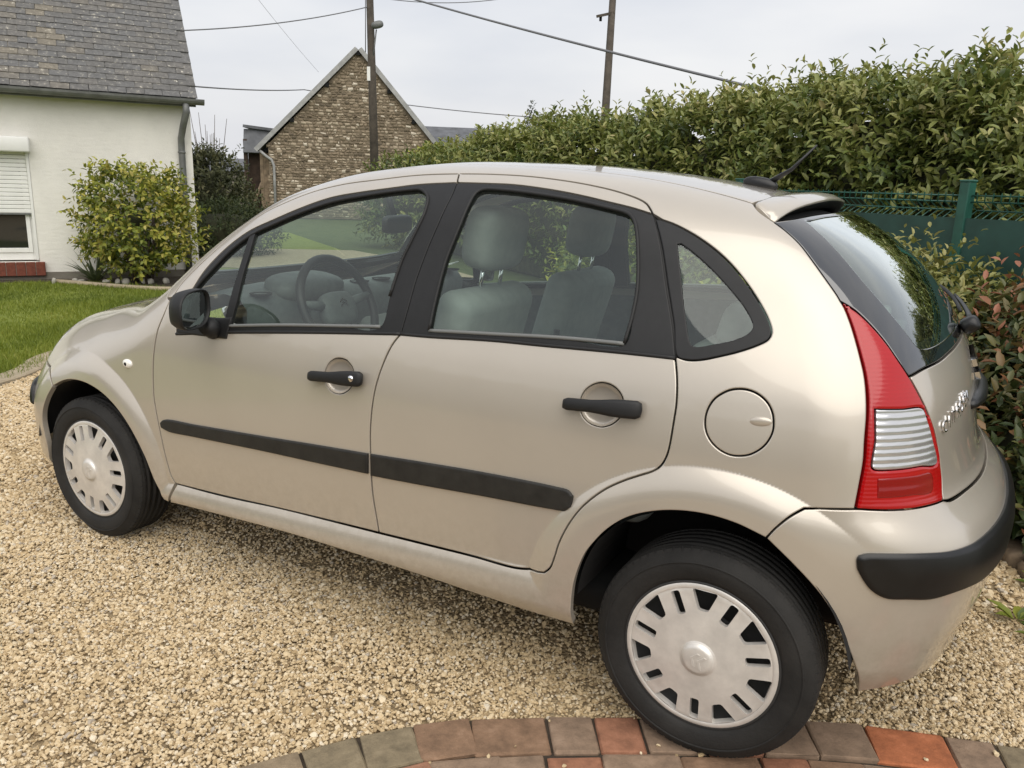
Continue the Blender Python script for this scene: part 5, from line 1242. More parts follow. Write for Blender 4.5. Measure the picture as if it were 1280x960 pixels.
wheel_specs = [(0.0, 0), (-2.46, 0)]
for sg in (-1, 1):
    # -- front door
    d1 = patch('door', [L_door1, L_cupf], SIDE, M['paint'], car, side=sg, guides=G_SIDE)
    lbl(d1, 'champagne front door with black handle and rubbing strip')
    patch('window_frame', [L_black1, L_glass1], SIDE, M['trim'], d1, off=.0015, gap=.001, flange=.02, side=sg)
    patch('window_pane', [inset(L_glass1, -.006)], SIDE, M['glass'], d1, off=.008, gap=0, flange=0, side=sg, drop=0)
    patch('window_divider', [chain(['bar_l', '-bar_r'], SIDE)], SIDE, M['trim'], d1, off=-.001, gap=0, flange=.012, side=sg)
    bowl('handle_recess', L_cupf, SIDE, M['paint'], d1, .024, sg)
    patch('rubbing_strip', [strip_loop(OUT['stript_f'], OUT['stripb_f'])], SIDE, M['strip'], d1, off=-.011, gap=0, flange=.016, edge=.006, drop=.005, side=sg)
    bl = np.array(OUT['belt_f']); low = [tuple(p) for p in bl[1:]]
    # -- rear door
    d2 = patch('door', [L_door2, L_cupr], SIDE, M['paint'], car, side=sg, guides=G_SIDE)
    lbl(d2, 'champagne rear door with black handle cut by the wheel arch')
    patch('door_frame', [L_door2t], SIDE, M['paint'], d2, side=sg)
    patch('window_frame', [L_black2, L_glass2], SIDE, M['trim'], d2, off=.0015, gap=.001, flange=.02, side=sg)
    patch('window_pane', [inset(L_glass2, -.006)], SIDE, M['glass'], d2, off=.008, gap=0, flange=0, side=sg, drop=0)
    bowl('handle_recess', L_cupr, SIDE, M['paint'], d2, .024, sg)
    patch('rubbing_strip', [strip_loop(OUT['stript_r'], OUT['stripb_r'])], SIDE, M['strip'], d2, off=-.011, gap=0, flange=.016, edge=.006, drop=.005, side=sg)
    # belt mouldings and window seals follow the surface
    def along(pts, off, rad, name, mat, par, n=8):
        q = spline(SIDE.uv(pts), .02); P = SIDE.cast(q, off) * ((1, -1, 1) if sg > 0 else (1, 1, 1))
        return tube(name, [tuple(p) for p in P if not np.isnan(p).any()], rad, mat, par, n)
    along(OUT['belt_f'], .002, .006, 'belt_moulding', M['seal'], d1)
    along(OUT['belt_r'], .002, .006, 'belt_moulding', M['seal'], d2)
    along([OUT['fglass'][i] for i in (21, 20, 19, 18)], .002, .0055, 'window_wiper_seal', M['greytrim'], d1)
    along([OUT['rglass'][i] for i in (18, 19, 20, 0)], .002, .0055, 'window_wiper_seal', M['greytrim'], d2)
    along(OUT['fglass'][:18], .001, .005, 'window_seal', M['seal'], d1)
    along(OUT['rglass'][:19], .001, .005, 'window_seal', M['seal'], d2)
    along(OUT['rearseam_a'], .017, .010, 'pillar_seal', M['seal'], d2); along(OUT['bseam_b'], .019, .009, 'pillar_seal', M['seal'], d1)
    along(OUT['roofseam'][2:], .019, .009, 'door_seal', M['seal'], d1)
    # handles
    for d_, key, hh in ((d1, 'hbar_f', .040), (d2, 'hbar_r', .040)):
        a, b_ = [np.array(p) for p in OUT[key]]; q = SIDE.uv([a, b_]); q = np.array([q[0] + (q[1] - q[0]) * (.5 - .5 * math.cos(math.pi * i_ / 12)) for i_ in range(13)])
        P = SIDE.cast(q); g = grad(P); V, Q = [], []; nseg = 14
        for i in range(13):
            s = .5 - .5 * math.cos(math.pi * i / 12); e = min(1, (1 - abs(2 * s - 1)) / .10); e = math.sqrt(max(0, 1 - (1 - e) ** 2)) * .98 + .02
            c = P[i] + g[i] * (.020 + .008 * math.sin(math.pi * s)); upv = np.array([0, 0, 1.]) - g[i] * g[i][2]; upv /= np.linalg.norm(upv)
            hgt = hh * (.80 + .35 * sst(.35, .75, s)) / 2
            for k in range(nseg):
                th = 2 * math.pi * k / nseg; ct, st = math.cos(th), math.sin(th)
                V.append(c + upv * (math.copysign(abs(st) ** .6, st) * hgt * e) + g[i] * (math.copysign(abs(ct) ** .6, ct) * .011 * e))
        for i in range(12):
            for k in range(nseg): Q.append((i*nseg+k, i*nseg+(k+1) % nseg, (i+1)*nseg+(k+1) % nseg, (i+1)*nseg+k))
        Q += [tuple(range(nseg)), tuple(12*nseg+k for k in range(nseg))]
        V = np.array(V) * ((1, -1, 1) if sg > 0 else (1, 1, 1))
        bm = bmesh.new(); vv = [bm.verts.new(v) for v in V]
        for f in Q: bm.faces.new([vv[i] for i in f])
        # the two feet that tie the grip to the door skin
        for i in (3, 9):
            c = (P[i] + g[i] * .006) * ((1, -1, 1) if sg > 0 else (1, 1, 1))
            box_bm(bm, c, (.024, .03, .022), None, .004, 1)
        hd = bm_obj('door_handle', bm, M['trim'], d_, True)
    lk = SIDE.cast(SIDE.uv(OUT['lock'])); gk = grad(lk); c = (lk[0] + gk[0] * .030) * ((1, -1, 1) if sg > 0 else (1, 1, 1))
    lathe('lock_barrel', [(0, -.004 * sg if False else (.006 if sg > 0 else -.006)), (.009, (.006 if sg > 0 else -.006)), (.011, 0), (.011, -.01 if sg > 0 else .01)], M['chrome'], d1, 20, 'Y', c)
    # -- quarter window
    qg = patch('quarter_window', [L_qout, L_qin], SIDE, M['frit'] if False else M['trim'], car, off=.001, gap=.0015, flange=.02, side=sg)
    patch('window_pane', [inset(L_qin, -.006)], SIDE, M['glass'], qg, off=.006, gap=0, flange=0, side=sg, drop=0)
    # -- body side with sill and rear arch
    bs = patch('body_side', [L_side] + ([L_fuel] if sg < 0 else []), SIDE, M['paint'], car, side=sg, h=.015, flange=.018, guides=G_SIDE)
    if sg < 0:
        ff = patch('fuel_flap', [L_fuel], SIDE, M['paint'], car, off=.0008, side=sg, gap=.0022)
        patch('flap_backing', [inset(L_fuel, -.004)], SIDE, M['liner'], ff, off=.012, gap=0, flange=0, side=sg, h=.03)
        c = SIDE.cast(SIDE.uv([(OUT['fuel'][0][0] - .028, OUT['fuel'][0][1], OUT['fuel'][0][2] - .004)])); g = grad(c)
        superell('finger_grip', c[0] - g[0] * .002, (.026, .006, .012), M['paint'], ff, (0, R(-6), math.atan2(g[0][0], -g[0][1])), 1, 1)
    # -- front wing
    fe = patch('wing', [L_fender], SIDE, M['paint'], car, side=sg, h=.015, flange=.018, guides=G_SIDE)
    rpv = np.array(OUT['repeater'][0]); g = grad(rpv[None])[0]; c = rpv * ((1, -1, 1) if sg > 0 else (1, 1, 1))
    sr = superell('side_repeater', c, (.026, .012, .017), M['white_plastic'], fe, (0, 0, 0), 1, 1, 24, 12)
    superell('bulb', c + np.array([0, .010 * sg, 0]), (.008, .004, .007), M['trim'], fe, (0, 0, 0), 1, 1, 12, 8)
    # -- tail lamp
    L_lamp = chain(['lamp_l', 'lamp_b', 'lamp_r'], TAIL, .007); L_lw = chain(['lampwhite'], TAIL, .006)
    tl = patch('tail_lamp', [L_lamp, L_lw], TAIL, M['red'], car, off=-.004, gap=.003, flange=.02, edge=.006, drop=.004, side=sg, h=.012)
    lbl(tl, 'red tail lamp with a clear ribbed band')
    patch('clear_lens', [L_lw], TAIL, M['clear'], tl, off=-.003, gap=.0004, flange=.012, side=sg, h=.012)
    lw = [OUT['lamp_b'][0], OUT['lamp_b'][4]]
    lo_l = [(.349, -.732, .815), (.385, -.70, .816), (.425, -.655, .815), (.452, -.605, .812), (.456, -.595, .79), (.455, -.605, .770), (.42, -.665, .772), (.385, -.705, .772), (.352, -.733, .772)]
    patch('reflector_lens', [chain([lo_l], TAIL, .006)], TAIL, M['red2'], tl, off=-.0056, gap=0, flange=.004, side=sg, h=.012)
    patch('lamp_backing', [inset(L_lamp, -.004)], TAIL, M['liner'], tl, off=.022, gap=0, flange=0, side=sg, h=.03)
    # -- headlamp
    HL = [(-2.845, -.70, .665), (-2.80, -.685, .735), (-2.765, -.65, .785), rp(-2.815, -.545), rp(-2.862, -.445), rp(-2.975, -.405), (-3.07, -.385, .74), (-3.05, -.48, .655), (-2.97, -.60, .645)]
    hl = patch('headlamp', [chain([HL + HL[:1]], NOSE, .012)], NOSE, M['headlamp'], car, off=.001, gap=.002, flange=.03, edge=.006, drop=.003, side=sg, h=.02)
    # -- inner panels behind the shut lines
    inner = [(-2.0, -.78, .93), (-1.5, -.78, .93), (-1., -.775, .985), (-.5, -.765, 1.01), (-.1, -.75, 1.03), (.12, -.72, 1.02), (.16, -.75, .75), (-.1, -.8, .74), (-.35, -.8, .66), (-.43, -.8, .42), (-1., -.8, .38), (-2.0, -.8, .33)]
    patch('door_card', [chain([inner + inner[:1]], SIDE, .03)], SIDE, M['dash'], car, off=.045, gap=0, flange=0, side=sg, h=.04)
    patch('inner_wing', [inset(L_fender, .005)], SIDE, M['liner'], car, off=.03, gap=0, flange=0, side=sg, h=.04)
    # wheel housings
    RW = lambda wx_, a_: float(np.interp(math.degrees(a_), [0, 40, 90, 140, 180], [.350, .365, .388, .382, .338] if wx_ == 0 else [.40, .392, .360, .362, .352]))
    for wx, rr in ((0.0, .385), (-2.46, .375)):
        V, Q = [], []
        n = 28; ys = (-.80, -.45)
        for i in range(n + 1):
            a = R(12) + (R(168) - R(12)) * i / n
            for y in ys: V.append((wx + RW(wx, a) * math.cos(a), (-y if sg > 0 else y), .29 + RW(wx, a) * math.sin(a)))
        for i in range(n): Q.append((2*i, 2*i+1, 2*i+3, 2*i+2))
        cidx = len(V); V.append((wx, .45 if sg > 0 else -.45, .29))
        for i in range(n): Q.append((2*i+1, 2*i+3, cidx))
        mesh_obj('wheel_housing', V, Q, M['liner'], car, True)
    # -- mirror
    mx_ = -1.70; y0 = .905 * sg
    mr_ = empty('door_mirror'); mr_.parent = car; lbl(mr_, 'black door mirror')
    V, Q = [], []; nu = 28
    secs = [(-.062, .35, .0), (-.055, .62, .0), (-.035, .88, .0), (-.008, 1.0, .0), (.022, 1.02, 0), (.034, .99, 0), (.030, .93, 0), (.024, .90, 0)]
    for dx, sc, _ in secs:
        for k in range(nu):
            th = 2 * math.pi * k / nu; ct, st = math.cos(th), math.sin(th)
            V.append((mx_ + dx + .018 * ct * sg * (-1), y0 + sg * .072 * sc * math.copysign(abs(ct) ** .72, ct), 1.018 + .061 * sc * math.copysign(abs(st) ** .72, st) + .010 * ct * -1))
    for i in range(len(secs) - 1):
        for k in range(nu): Q.append((i*nu+k, i*nu+(k+1) % nu, (i+1)*nu+(k+1) % nu, (i+1)*nu+k))
    Q.append(tuple(range(nu)))
    ho = mesh_obj('mirror_housing', V, Q, M['trim'], mr_, True)
    bm = bmesh.new(); bm.from_mesh(ho.data); bmesh.ops.recalc_face_normals(bm, faces=bm.faces); bm.to_mesh(ho.data); bm.free()
    k0 = (len(secs) - 1) * nu
    mesh_obj('mirror_glass', [V[k0 + k] for k in range(nu)], [tuple(range(nu))], M['mirror'], mr_)
    tube('mirror_arm', [(-1.70, .84 * sg, .955), (-1.72, .80 * sg, .935), (-1.75, .765 * sg, .925)], [.030, .032, .036], M['trim'], mr_, 12)
    sail = [(-1.905, -.80, .902), (-1.66, -.79, .905), (-1.648, -.79, .985), (-1.70, -.785, .975), (-1.80, -.785, .965), (-1.893, -.79, .925)]
    patch('mirror_mount', [chain([sail[:2], sail[1:3], sail[2:] + sail[:1]], SIDE, .012)], SIDE, M['trim'], mr_, off=-.006, gap=0, flange=.012, edge=.006, drop=.004, side=sg)

# -- one-piece panels across the car
wl = PILLAR; WS_TOP = [rp(-1.32, -.425), rp(-1.36, -.2), rp(-1.37, 0), rp(-1.36, .2), rp(-1.32, .425)]
WS_BOT = [rp(-2.03, -.675), rp(-2.10, -.5), rp(-2.15, -.25), rp(-2.165, 0), rp(-2.15, .25), rp(-2.10, .5), rp(-2.03, .675)]
L_ws = chain([PILLAR[::-1], WS_TOP, mir(PILLAR[::-1]), WS_BOT[::-1]], SIDE, .02)
wsd = patch('windscreen', [L_ws], SIDE, M['glass'], car, off=.003, gap=.003, flange=0, h=.035)
ws_in = inset(L_ws, .045)
patch('windscreen_border', [L_ws, ws_in], SIDE, M['frit'], wsd, off=.005, gap=.001, flange=.008, h=.03)
ROOF_R = [OUT['ditch'][-1], rp(-.045, -.38), rp(-.035, -.2), rp(-.03, 0), rp(-.035, .2), rp(-.045, .38), mir([OUT['ditch'][-1]])[0]]
L_roof = chain([DITCH[::-1], ROOF_R, mir(DITCH[::-1]), WS_TOP[::-1]], SIDE, .02)
patch('roof', [L_roof], SIDE, M['paint'], car, h=.03)
patch('headlining', [inset(L_roof, .02)], SIDE, M['headliner'], car, off=.03, gap=0, flange=0, h=.05)
COWL = [rp(-2.05, -.665), rp(-2.14, -.5), rp(-2.20, -.25), rp(-2.215, 0), rp(-2.20, .25), rp(-2.14, .5), rp(-2.05, .665)]
patch('cowl', [chain([WS_BOT, COWL[::-1]], SIDE, .02)], SIDE, M['trim'], car, off=.004, gap=.001, h=.03)
BN = [rp(-2.86, -.44), rp(-2.98, -.40), rp(-3.06, -.25), rp(-3.085, 0), rp(-3.06, .25), rp(-2.98, .40), rp(-2.86, .44)]
BS2 = [rp(-2.05, -.665)] + BSEAM[1:]
patch('bonnet', [chain([COWL, mir(BS2)[::-1], BN[::-1], BS2[::-1]], SIDE, .02)], SIDE, M['paint'], car, h=.025)
# front bumper
FB = [(-2.845, -.70, .662), (-2.97, -.60, .640), (-3.05, -.48, .648), (-3.14, -.25, .70), (-3.17, 0, .71)]
FBa = [OUT['arch_f'][i] for i in (4, 3, 2, 1)] + [(-2.775, -.78, .21)]
FBb = [(-2.775, -.78, .21), (-3.0, -.55, .20), (-3.1, -.3, .195), (-3.13, 0, .19)]
half = [(FBb[::-1]), FBa[::-1], [OUT['arch_f'][4], (-2.70, -.775, .645), (-2.845, -.70, .662)], FB]
L_fb = chain(half + [mir(h_) for h_ in half[::-1]], NOSE, .02)
fbp = patch('bumper', [L_fb], NOSE, M['paint'], car, h=.02, flange=.02); lbl(fbp, 'champagne front bumper')
FS = [(-2.90, -.755, .475), (-2.93, -.735, .56), (-3.02, -.62, .575), (-3.12, -.4, .575), (-3.19, 0, .57), (-3.12, .4, .575), (-3.02, .62, .575), (-2.93, .735, .56), (-2.90, .755, .475), (-3.02, .62, .47), (-3.12, .4, .47), (-3.19, 0, .465), (-3.12, -.4, .47), (-3.02, -.62, .47)]
patch('bumper_strip', [chain([FS + FS[:1]], NOSE, .015)], NOSE, M['plastic'], fbp, off=-.016, gap=0, flange=.022, edge=.010, drop=.008, h=.03)
GR = [(-3.1, -.42, .66), (-3.15, 0, .735), (-3.1, .42, .66), (-3.1, .40, .60), (-3.15, 0, .595), (-3.1, -.40, .60)]
patch('grille', [chain([GR + GR[:1]], NOSE, .02)], NOSE, M['trim'], fbp, off=-.004, gap=0, flange=.02, h=.03)

# -- tailgate
HS = OUT['hatchseam']; i_g = 6
G_left = HS[2:] ; LR = OUT['lamp_r'][::-1]           # lamp_r from the top down
gb = OUT['glassbot'] + [(.455, -.18, 1.062), (.46, 0, 1.064)]
g_top = [HS[2], (.06, -.40, 1.380), (.10, -.2, 1.388), (.11, 0, 1.39)]
g_half = [g_top[::-1], G_left, LR[:6], gb]
L_tg = chain(g_half + [mir(h_) for h_ in g_half[::-1]], TAIL, .012)
rc = OUT['rclear'] + [(.43, -.25, 1.09), (.44, 0, 1.092)]
rc_top = [rc[0], (.09, -.3, 1.374), (.11, 0, 1.378)]
c_half = [rc_top[::-1], rc]
L_tc = chain(c_half + [mir(h_) for h_ in c_half[::-1]], TAIL, .012)
tgate = empty('tailgate'); tgate.parent = car; lbl(tgate, 'champagne tailgate with black-bordered rear window')
patch('window_border', [L_tg, L_tc], TAIL, M['frit'], tgate, off=.002, gap=.002, flange=.014, h=.02)
patch('window_pane', [inset(L_tc, -.008)], TAIL, M['glass_rear'], tgate, off=.004, gap=0, flange=0, h=.03, drop=0)
p_half = [gb[::-1], LR[5:], [LR[-1], (.485, -.535, .733), (.521, -.416, .728), (.54, -.2, .722), (.545, 0, .72)]]
patch('tailgate_panel', [chain([h_ for h_ in p_half] + [mir(h_) for h_ in p_half[::-1]], TAIL, .012)], TAIL, M['paint'], tgate, h=.018)
patch('tailgate_lining', [inset(L_tg, -.01), inset(L_tc, .004)], TAIL, M['liner'], tgate, off=.03, gap=0, flange=0, h=.05)
# rear bumper
bt = [OUT['lamp_b'][-1], (.49, -.53, .731), (.526, -.40, .727), (.545, -.2, .721), (.55, 0, .719)]
bb = OUT['bumpbot'] + [(.56, -.3, .285), (.575, 0, .28)]
b_half = [bb[::-1], OUT['arch_r'][11:][::-1], OUT['bumpseam'][::-1], OUT['bumptop'], OUT['lamp_b'], bt]
L_rb = chain(b_half + [mir(h_) for h_ in b_half[::-1]], TAIL, .012)
rb = patch('bumper', [L_rb], TAIL, M['paint'], car, h=.018, flange=.03, guides=np.vstack([G_TAIL, G_TAIL * (-1, 1)])); lbl(rb, 'champagne rear bumper with black protective strip')
st = OUT['striptop'] + [(.55, -.56, .652), (.59, -.42, .650), (.62, -.2, .648), (.625, 0, .648)]
sb = OUT['stripbot'] + [(.60, -.40, .536), (.63, -.2, .534), (.64, 0, .534)]
st_h = [sb[::-1], [sb[0], st[0]], st]
patch('bumper_strip', [chain(st_h + [mir(h_) for h_ in st_h[::-1]], TAIL, .012)], TAIL, M['plastic'], rb, off=-.016, gap=0, flange=.022, edge=.012, drop=.010, h=.02)
patch('bumper_lining', [inset(L_rb, .055)], TAIL, M['liner'], rb, off=.04, gap=0, flange=0, h=.06)

# spoiler: a curved lip over the rear window, ends folded down to the body
V, Q = [], []; ns = 41; prof = 11
for i in range(ns):
    s = -1 + 2 * i / (ns - 1); y = .50 * s; e = abs(s)
    root = np.array(rp(-.035 - .012 * e, y * .95)); x1 = .075 - .065 * e ** 3; ztr = 1.428 - .030 * e ** 2 - .030 * e ** 8
    tipz = ztr; root[2] += .003
    under = np.array([x1 - .035, y * .985, tipz - .032 - .002 * (1 - e)])
    surf = np.array(rp(min(x1 - .07, .02), y * .97)); surf[2] -= .010
    tip = np.array([x1, y, tipz])
    mid = (root + tip) / 2 + np.array([0, 0, .010 * (1 - e ** 4)])
    ctl = [root - (0, 0, .02), root, root * .75 + mid * .25 + (0, 0, .002), mid, mid * .45 + tip * .55 + (0, 0, .003), tip + (-.010, 0, .001), tip + (0, 0, -.004), tip + (-.001, 0, -.010), tip + (-.008, 0, -.015), under, surf]
    V += [tuple(c) for c in ctl]
for i in range(ns - 1):
    for k in range(prof - 1): Q.append((i*prof+k, i*prof+k+1, (i+1)*prof+k+1, (i+1)*prof+k))
Q += [tuple(range(prof)), tuple((ns-1)*prof+k for k in range(prof))]
me = bpy.data.meshes.new('spoiler'); me.from_pydata(V, [], Q)
me.materials.append(M['paint']); me.materials.append(M['trim'])
for p in me.polygons:
    if len(p.vertices) == 4 and min(v % prof for v in p.vertices) >= 7: p.material_index = 1
    p.use_smooth = len(p.vertices) == 4
bm = bmesh.new(); bm.from_mesh(me); bmesh.ops.recalc_face_normals(bm, faces=bm.faces); bm.to_mesh(me); bm.free()
so = bpy.data.objects.new('spoiler', me); COL.objects.link(so); so.parent = tgate
# rear wiper, handle, badge lettering
def tail_at(y, z, off=0.0):
    """point on the tail surface at height z whose y is as asked"""
    u = np.linspace(-1.4, 1.4, 561); P = TAIL.cast(np.stack([u, 0 * u + z], 1), off); i = np.nanargmin(abs(P[:, 1] - y)); return P[i], grad(P[i:i+1])[0]
pw, gw = tail_at(.0, 1.075); pw = pw + gw * .012
wp = empty('rear_wiper'); wp.parent = tgate
superell('wiper_cap', pw + gw * .012, (.026, .032, .024), M['plastic'], wp, (0, R(-35), 0), .7, .7, 20, 12)
ar = []
for s in np.linspace(0, 1, 9):
    q, g = tail_at(.0 + .30 * s, 1.085 + .04 * s); ar.append(tuple(q + g * (.030 - .010 * s)))
tube('wiper_arm', ar, [.009, .008, .008, .007, .007, .006, .006, .005, .005], M['plastic'], wp, 8)
bl = []
for s in np.linspace(0, 1, 9):
    q, g = tail_at(.10 + .36 * s, 1.105 + .035 * s); bl.append(tuple(q + g * .011))
tube('wiper_blade', bl, .006, M['seal'], wp, 6)
hp = []
for s in np.linspace(-1, 1, 15):
    q, g = tail_at(.24 * s, .905); hp.append(tuple(q + g * (.008 - .010 * abs(s) ** 3)))
tube('tailgate_handle', hp, [.010 + .012 * (1 - abs(s) ** 4) for s in np.linspace(-1, 1, 15)], M['plastic'], tgate, 12)
def chevron(bm, c, ex, ey, n, w_, hgt, th, dz):
    for sgn in (-1, 1):
        a = Vector(c); pts = [a, a + ex * sgn * w_ - ey * hgt, a + ex * sgn * w_ - ey * (hgt + th), a - ey * th]
        v0 = [bm.verts.new(p) for p in pts]; v1 = [bm.verts.new(p + n * dz) for p in pts]
        bm.faces.new(v1); bm.faces.new(v0[::-1])
        for i in range(4): bm.faces.new((v0[i], v0[(i+1) % 4], v1[(i+1) % 4], v1[i]))
qe, ge = tail_at(0, .985); ge = Vector(ge); ex = Vector((0, 1, 0)); ey = ge.cross(ex).normalized()
if ey.z < 0: ey = -ey
bm = bmesh.new(); chevron(bm, Vector(qe) + ey * .045, ex, ey, ge, .055, .035, .020, .012); chevron(bm, Vector(qe) + ey * .008, ex, ey, ge, .055, .035, .020, .012)
bm_obj('chevron_emblem', bm, M['chrome'], tgate)
# lettering on the tailgate: CITROËN, each letter laid on the curved panel
word = 'CITRO\u00cbN'; lt = empty('badge_lettering'); lt.parent = tgate
for i, ch in enumerate(word):
    y = -.52 + i * .034
    q, g = tail_at(y, .905 + .006 * i); g = Vector(g)
    cu = bpy.data.curves.new('letter', 'FONT'); cu.body = ch; cu.size = .042; cu.extrude = .002; cu.align_x = 'CENTER'; cu.align_y = 'CENTER'; cu.resolution_u = 3
    tmp = bpy.data.objects.new('letter', cu); COL.objects.link(tmp)
    dg = bpy.context.evaluated_depsgraph_get(); me = bpy.data.meshes.new_from_object(tmp.evaluated_get(dg))
    bpy.data.objects.remove(tmp); bpy.data.curves.remove(cu)
    xa = Vector((0, 0, 1)).cross(g).normalized(); ya = g.cross(xa)
    MM = Matrix((xa, ya, g)).transposed().to_4x4(); MM.translation = Vector(q) + g * .004
    me.transform(MM); me.materials.clear(); me.materials.append(M['chrome'])
    o = bpy.data.objects.new('letter', me); COL.objects.link(o); o.parent = lt
# antenna
pa = Vector(rp(-.15, 0.0)); an = empty('antenna'); an.parent = car
superell('antenna_base', pa + Vector((0, 0, .008)), (.055, .020, .022), M['plastic'], an, (0, R(9), 0), .9, .8, 24, 12)
tube('antenna_mast', [pa + Vector((.03, 0, .015)), pa + Vector((.09, 0, .055)), pa + Vector((.155, 0, .125))], [.010, .0055, .003], M['plastic'], an, 8)

# -- underside
box('underbody', (-1.32, 0, .26), (3.0, 1.26, .09), M['liner'], car, None, .03, 2)
box('engine_block', (-2.6, 0, .50), (.55, .85, .36), M['liner'], car, None, .04, 2)
box('boot_box', (.17, 0, .50), (.30, 1.0, .40), M['liner'], car, None, .04, 2)
tube('exhaust_pipe', [(.2, .3, .22), (.45, .3, .215), (.58, .3, .21)], .022, M['steel'], car, 12)

# -- wheels: tyre, rim behind, silver cover with seven pairs of slots
def make_wheel(name, x, sg):
    w_ = empty(name, (x, .0, .29)); w_.parent = car; w_.rotation_euler = (0, 0, 0 if sg < 0 else math.pi)
    Rt, Rr, hw = .287, .198, .0925
    prof = [(Rr, -.075), (Rr + .004, -.086), (Rr + .018, -.0935), (Rr + .045, -.0985), (Rr + .061, -.0945), (Rt - .014, -.083), (Rt - .007, -.077), (Rt - .001, -.068)]
    gro = [-.055, -.028, 0, .028, .055]
    tp = [(Rt, -.064)]
    for gpos in gro: tp += [(Rt, gpos - .005), (Rt - .008, gpos - .0045), (Rt - .008, gpos + .0045), (Rt, gpos + .005)]
    tp += [(Rt, .064)]
    prof = prof + tp + [(r_, -h_) for r_, h_ in prof[::-1]]
    prof = [(r_, h_ * .93) for r_, h_ in prof]; ty = lathe('tyre', prof, M['rubber'], w_, 96, 'Y', (0, -.7175, 0))
    # raised sidewall band and rim line
    lathe('sidewall_ring', [(Rr + .052, -.0895), (Rr + .055, -.0930), (Rr + .058, -.0895)], M['rubber'], ty, 96, 'Y', (0, -.7175, 0))
    # shoulder blocks
    V, Q = [], []
    nb = 72
    for k in range(nb):
        a0 = 2 * math.pi * k / nb; a1 = a0 + 2 * math.pi / nb * .72
        for sd_ in (-1, 1):
            b0 = len(V)
            for a in (a0, a1):
                for r_, h_ in ((Rt - .020, -.0860), (Rt - .0035, -.0760), (Rt + .0008, -.060), (Rt - .012, -.058), (Rt - .022, -.07)):
                    V.append((r_ * math.cos(a), -.7175 + h_ * .93 * sd_, r_ * math.sin(a)))
            for i in range(5): Q.append((b0+i, b0+(i+1) % 5, b0+5+(i+1) % 5, b0+5+i))
            Q += [tuple(b0+i for i in range(5)), tuple(b0+5+i for i in range(5))]
    mesh_obj('tread_blocks', V, Q, M['rubber'], ty)['kind'] = 'stuff'
    lathe('rim', [(.05, .0), (.12, -.030), (.165, -.035), (.178, -.055), (.186, -.075), (.199, -.082), (.2035, -.078), (.200, -.068), (.19, .05)], M['steel'], w_, 64, 'Y', (0, -.7175, 0))
    # cover
    Rc = .2035
    hc = lambda r_: -.083 - .013 * (1 - (min(r_, .16) / .16) ** 2) + .010 * sst(.175, .2035, r_)     # dished disc, rim turned in
    loops = [np.array([[Rc * math.cos(t), Rc * math.sin(t)] for t in np.linspace(0, 2 * math.pi, 120, endpoint=False)])]
    ph0 = R(64.3)
    for k in range(7):
        a = ph0 + 2 * math.pi * k / 7
        def rect(r0, r1, w0, w1, a=a, rr=.006):
            c = [(r0, -w0), (r1, -w1), (r1, w1), (r0, w0)]; P = []
            for i in range(4):
                p0, p1, p2 = np.array(c[i - 1]), np.array(c[i]), np.array(c[(i + 1) % 4])
                d0 = (p0 - p1) / np.linalg.norm(p0 - p1); d2 = (p2 - p1) / np.linalg.norm(p2 - p1)
                for s in (0, .5, 1):
                    P.append(p1 + d0 * rr * (1 - s) ** 2 + d2 * rr * s ** 2)
            P = np.array(P); ca, sa = math.cos(a), math.sin(a); return np.stack([P[:, 0] * ca - P[:, 1] * sa, P[:, 0] * sa + P[:, 1] * ca], 1)
        loops.append(rect(.118, .178, .0115, .0115))
        loops.append(rect(.128, .180, .0125, .0330, a + math.pi / 7))
    pts, ed = [], []
    for q in loops:
        b0 = len(pts); pts += [tuple(p) for p in q]; ed += [(b0+i, b0+(i+1) % len(q)) for i in range(len(q))]
    g_ = np.arange(-.2, .2, .011); gx, gy = np.meshgrid(g_, g_); G = np.stack([gx.ravel(), gy.ravel()], 1)
    ok = np.hypot(G[:, 0], G[:, 1]) < .195
    for q in loops[1:]: ok &= ~inside(inset(q, -.004), G)
    pts += [tuple(p) for p in G[ok]]
    r_ = delaunay_2d_cdt([Vector(p) for p in pts], ed, [], 0, 1e-6)
    V2 = np.array([tuple(v) for v in r_[0]]); T_ = np.array([f for f in r_[2] if len(f) == 3]); c = V2[T_].mean(1)
    ok = inside(loops[0], c)
    for q in loops[1:]: ok &= ~inside(q, c)
    T_ = T_[ok]
    V = [(p[0], -.7175 + hc(math.hypot(*p)), p[1]) for p in V2]; Fc = [tuple(t) for t in T_]
    for q in loops:
        b0 = len(V); n = len(q)
        V += [(p[0], -.7175 + hc(math.hypot(*p)), p[1]) for p in q]
        V += [(p[0] * .985, -.7175 + hc(math.hypot(*p)) + .016, p[1] * .985) for p in q]
        Fc += [(b0+i, b0+(i+1) % n, b0+n+(i+1) % n, b0+n+i) for i in range(n)]
    cv = mesh_obj('wheel_cover', V, Fc, M['silver'], w_, True)
    bm = bmesh.new(); bm.from_mesh(cv.data); bmesh.ops.recalc_face_normals(bm, faces=bm.faces); bm.to_mesh(cv.data); bm.free()
    cv.data.set_sharp_from_angle(angle=R(35))
    lathe('outer_ring', [(.1825, hc(.1825) - .0005), (.186, hc(.186) - .004), (.194, hc(.194) - .0055), (.2015, hc(.2015) - .003), (.2045, hc(.2035) + .006)], M['silver'], cv, 96, 'Y', (0, -.7175, 0))
    lathe('centre_cap', [(0, -.106), (.030, -.1055), (.0385, -.103), (.041, -.0975), (.0425, -.0955), (.047, -.0955), (.049, -.093)], M['silver'], cv, 48, 'Y', (0, -.7175, 0))
    bm = bmesh.new(); n = Vector((0, -1, 0)); rt_ = R(72); ex = Vector((math.cos(rt_), 0, math.sin(rt_))); ey = Vector((-math.sin(rt_), 0, math.cos(rt_)))
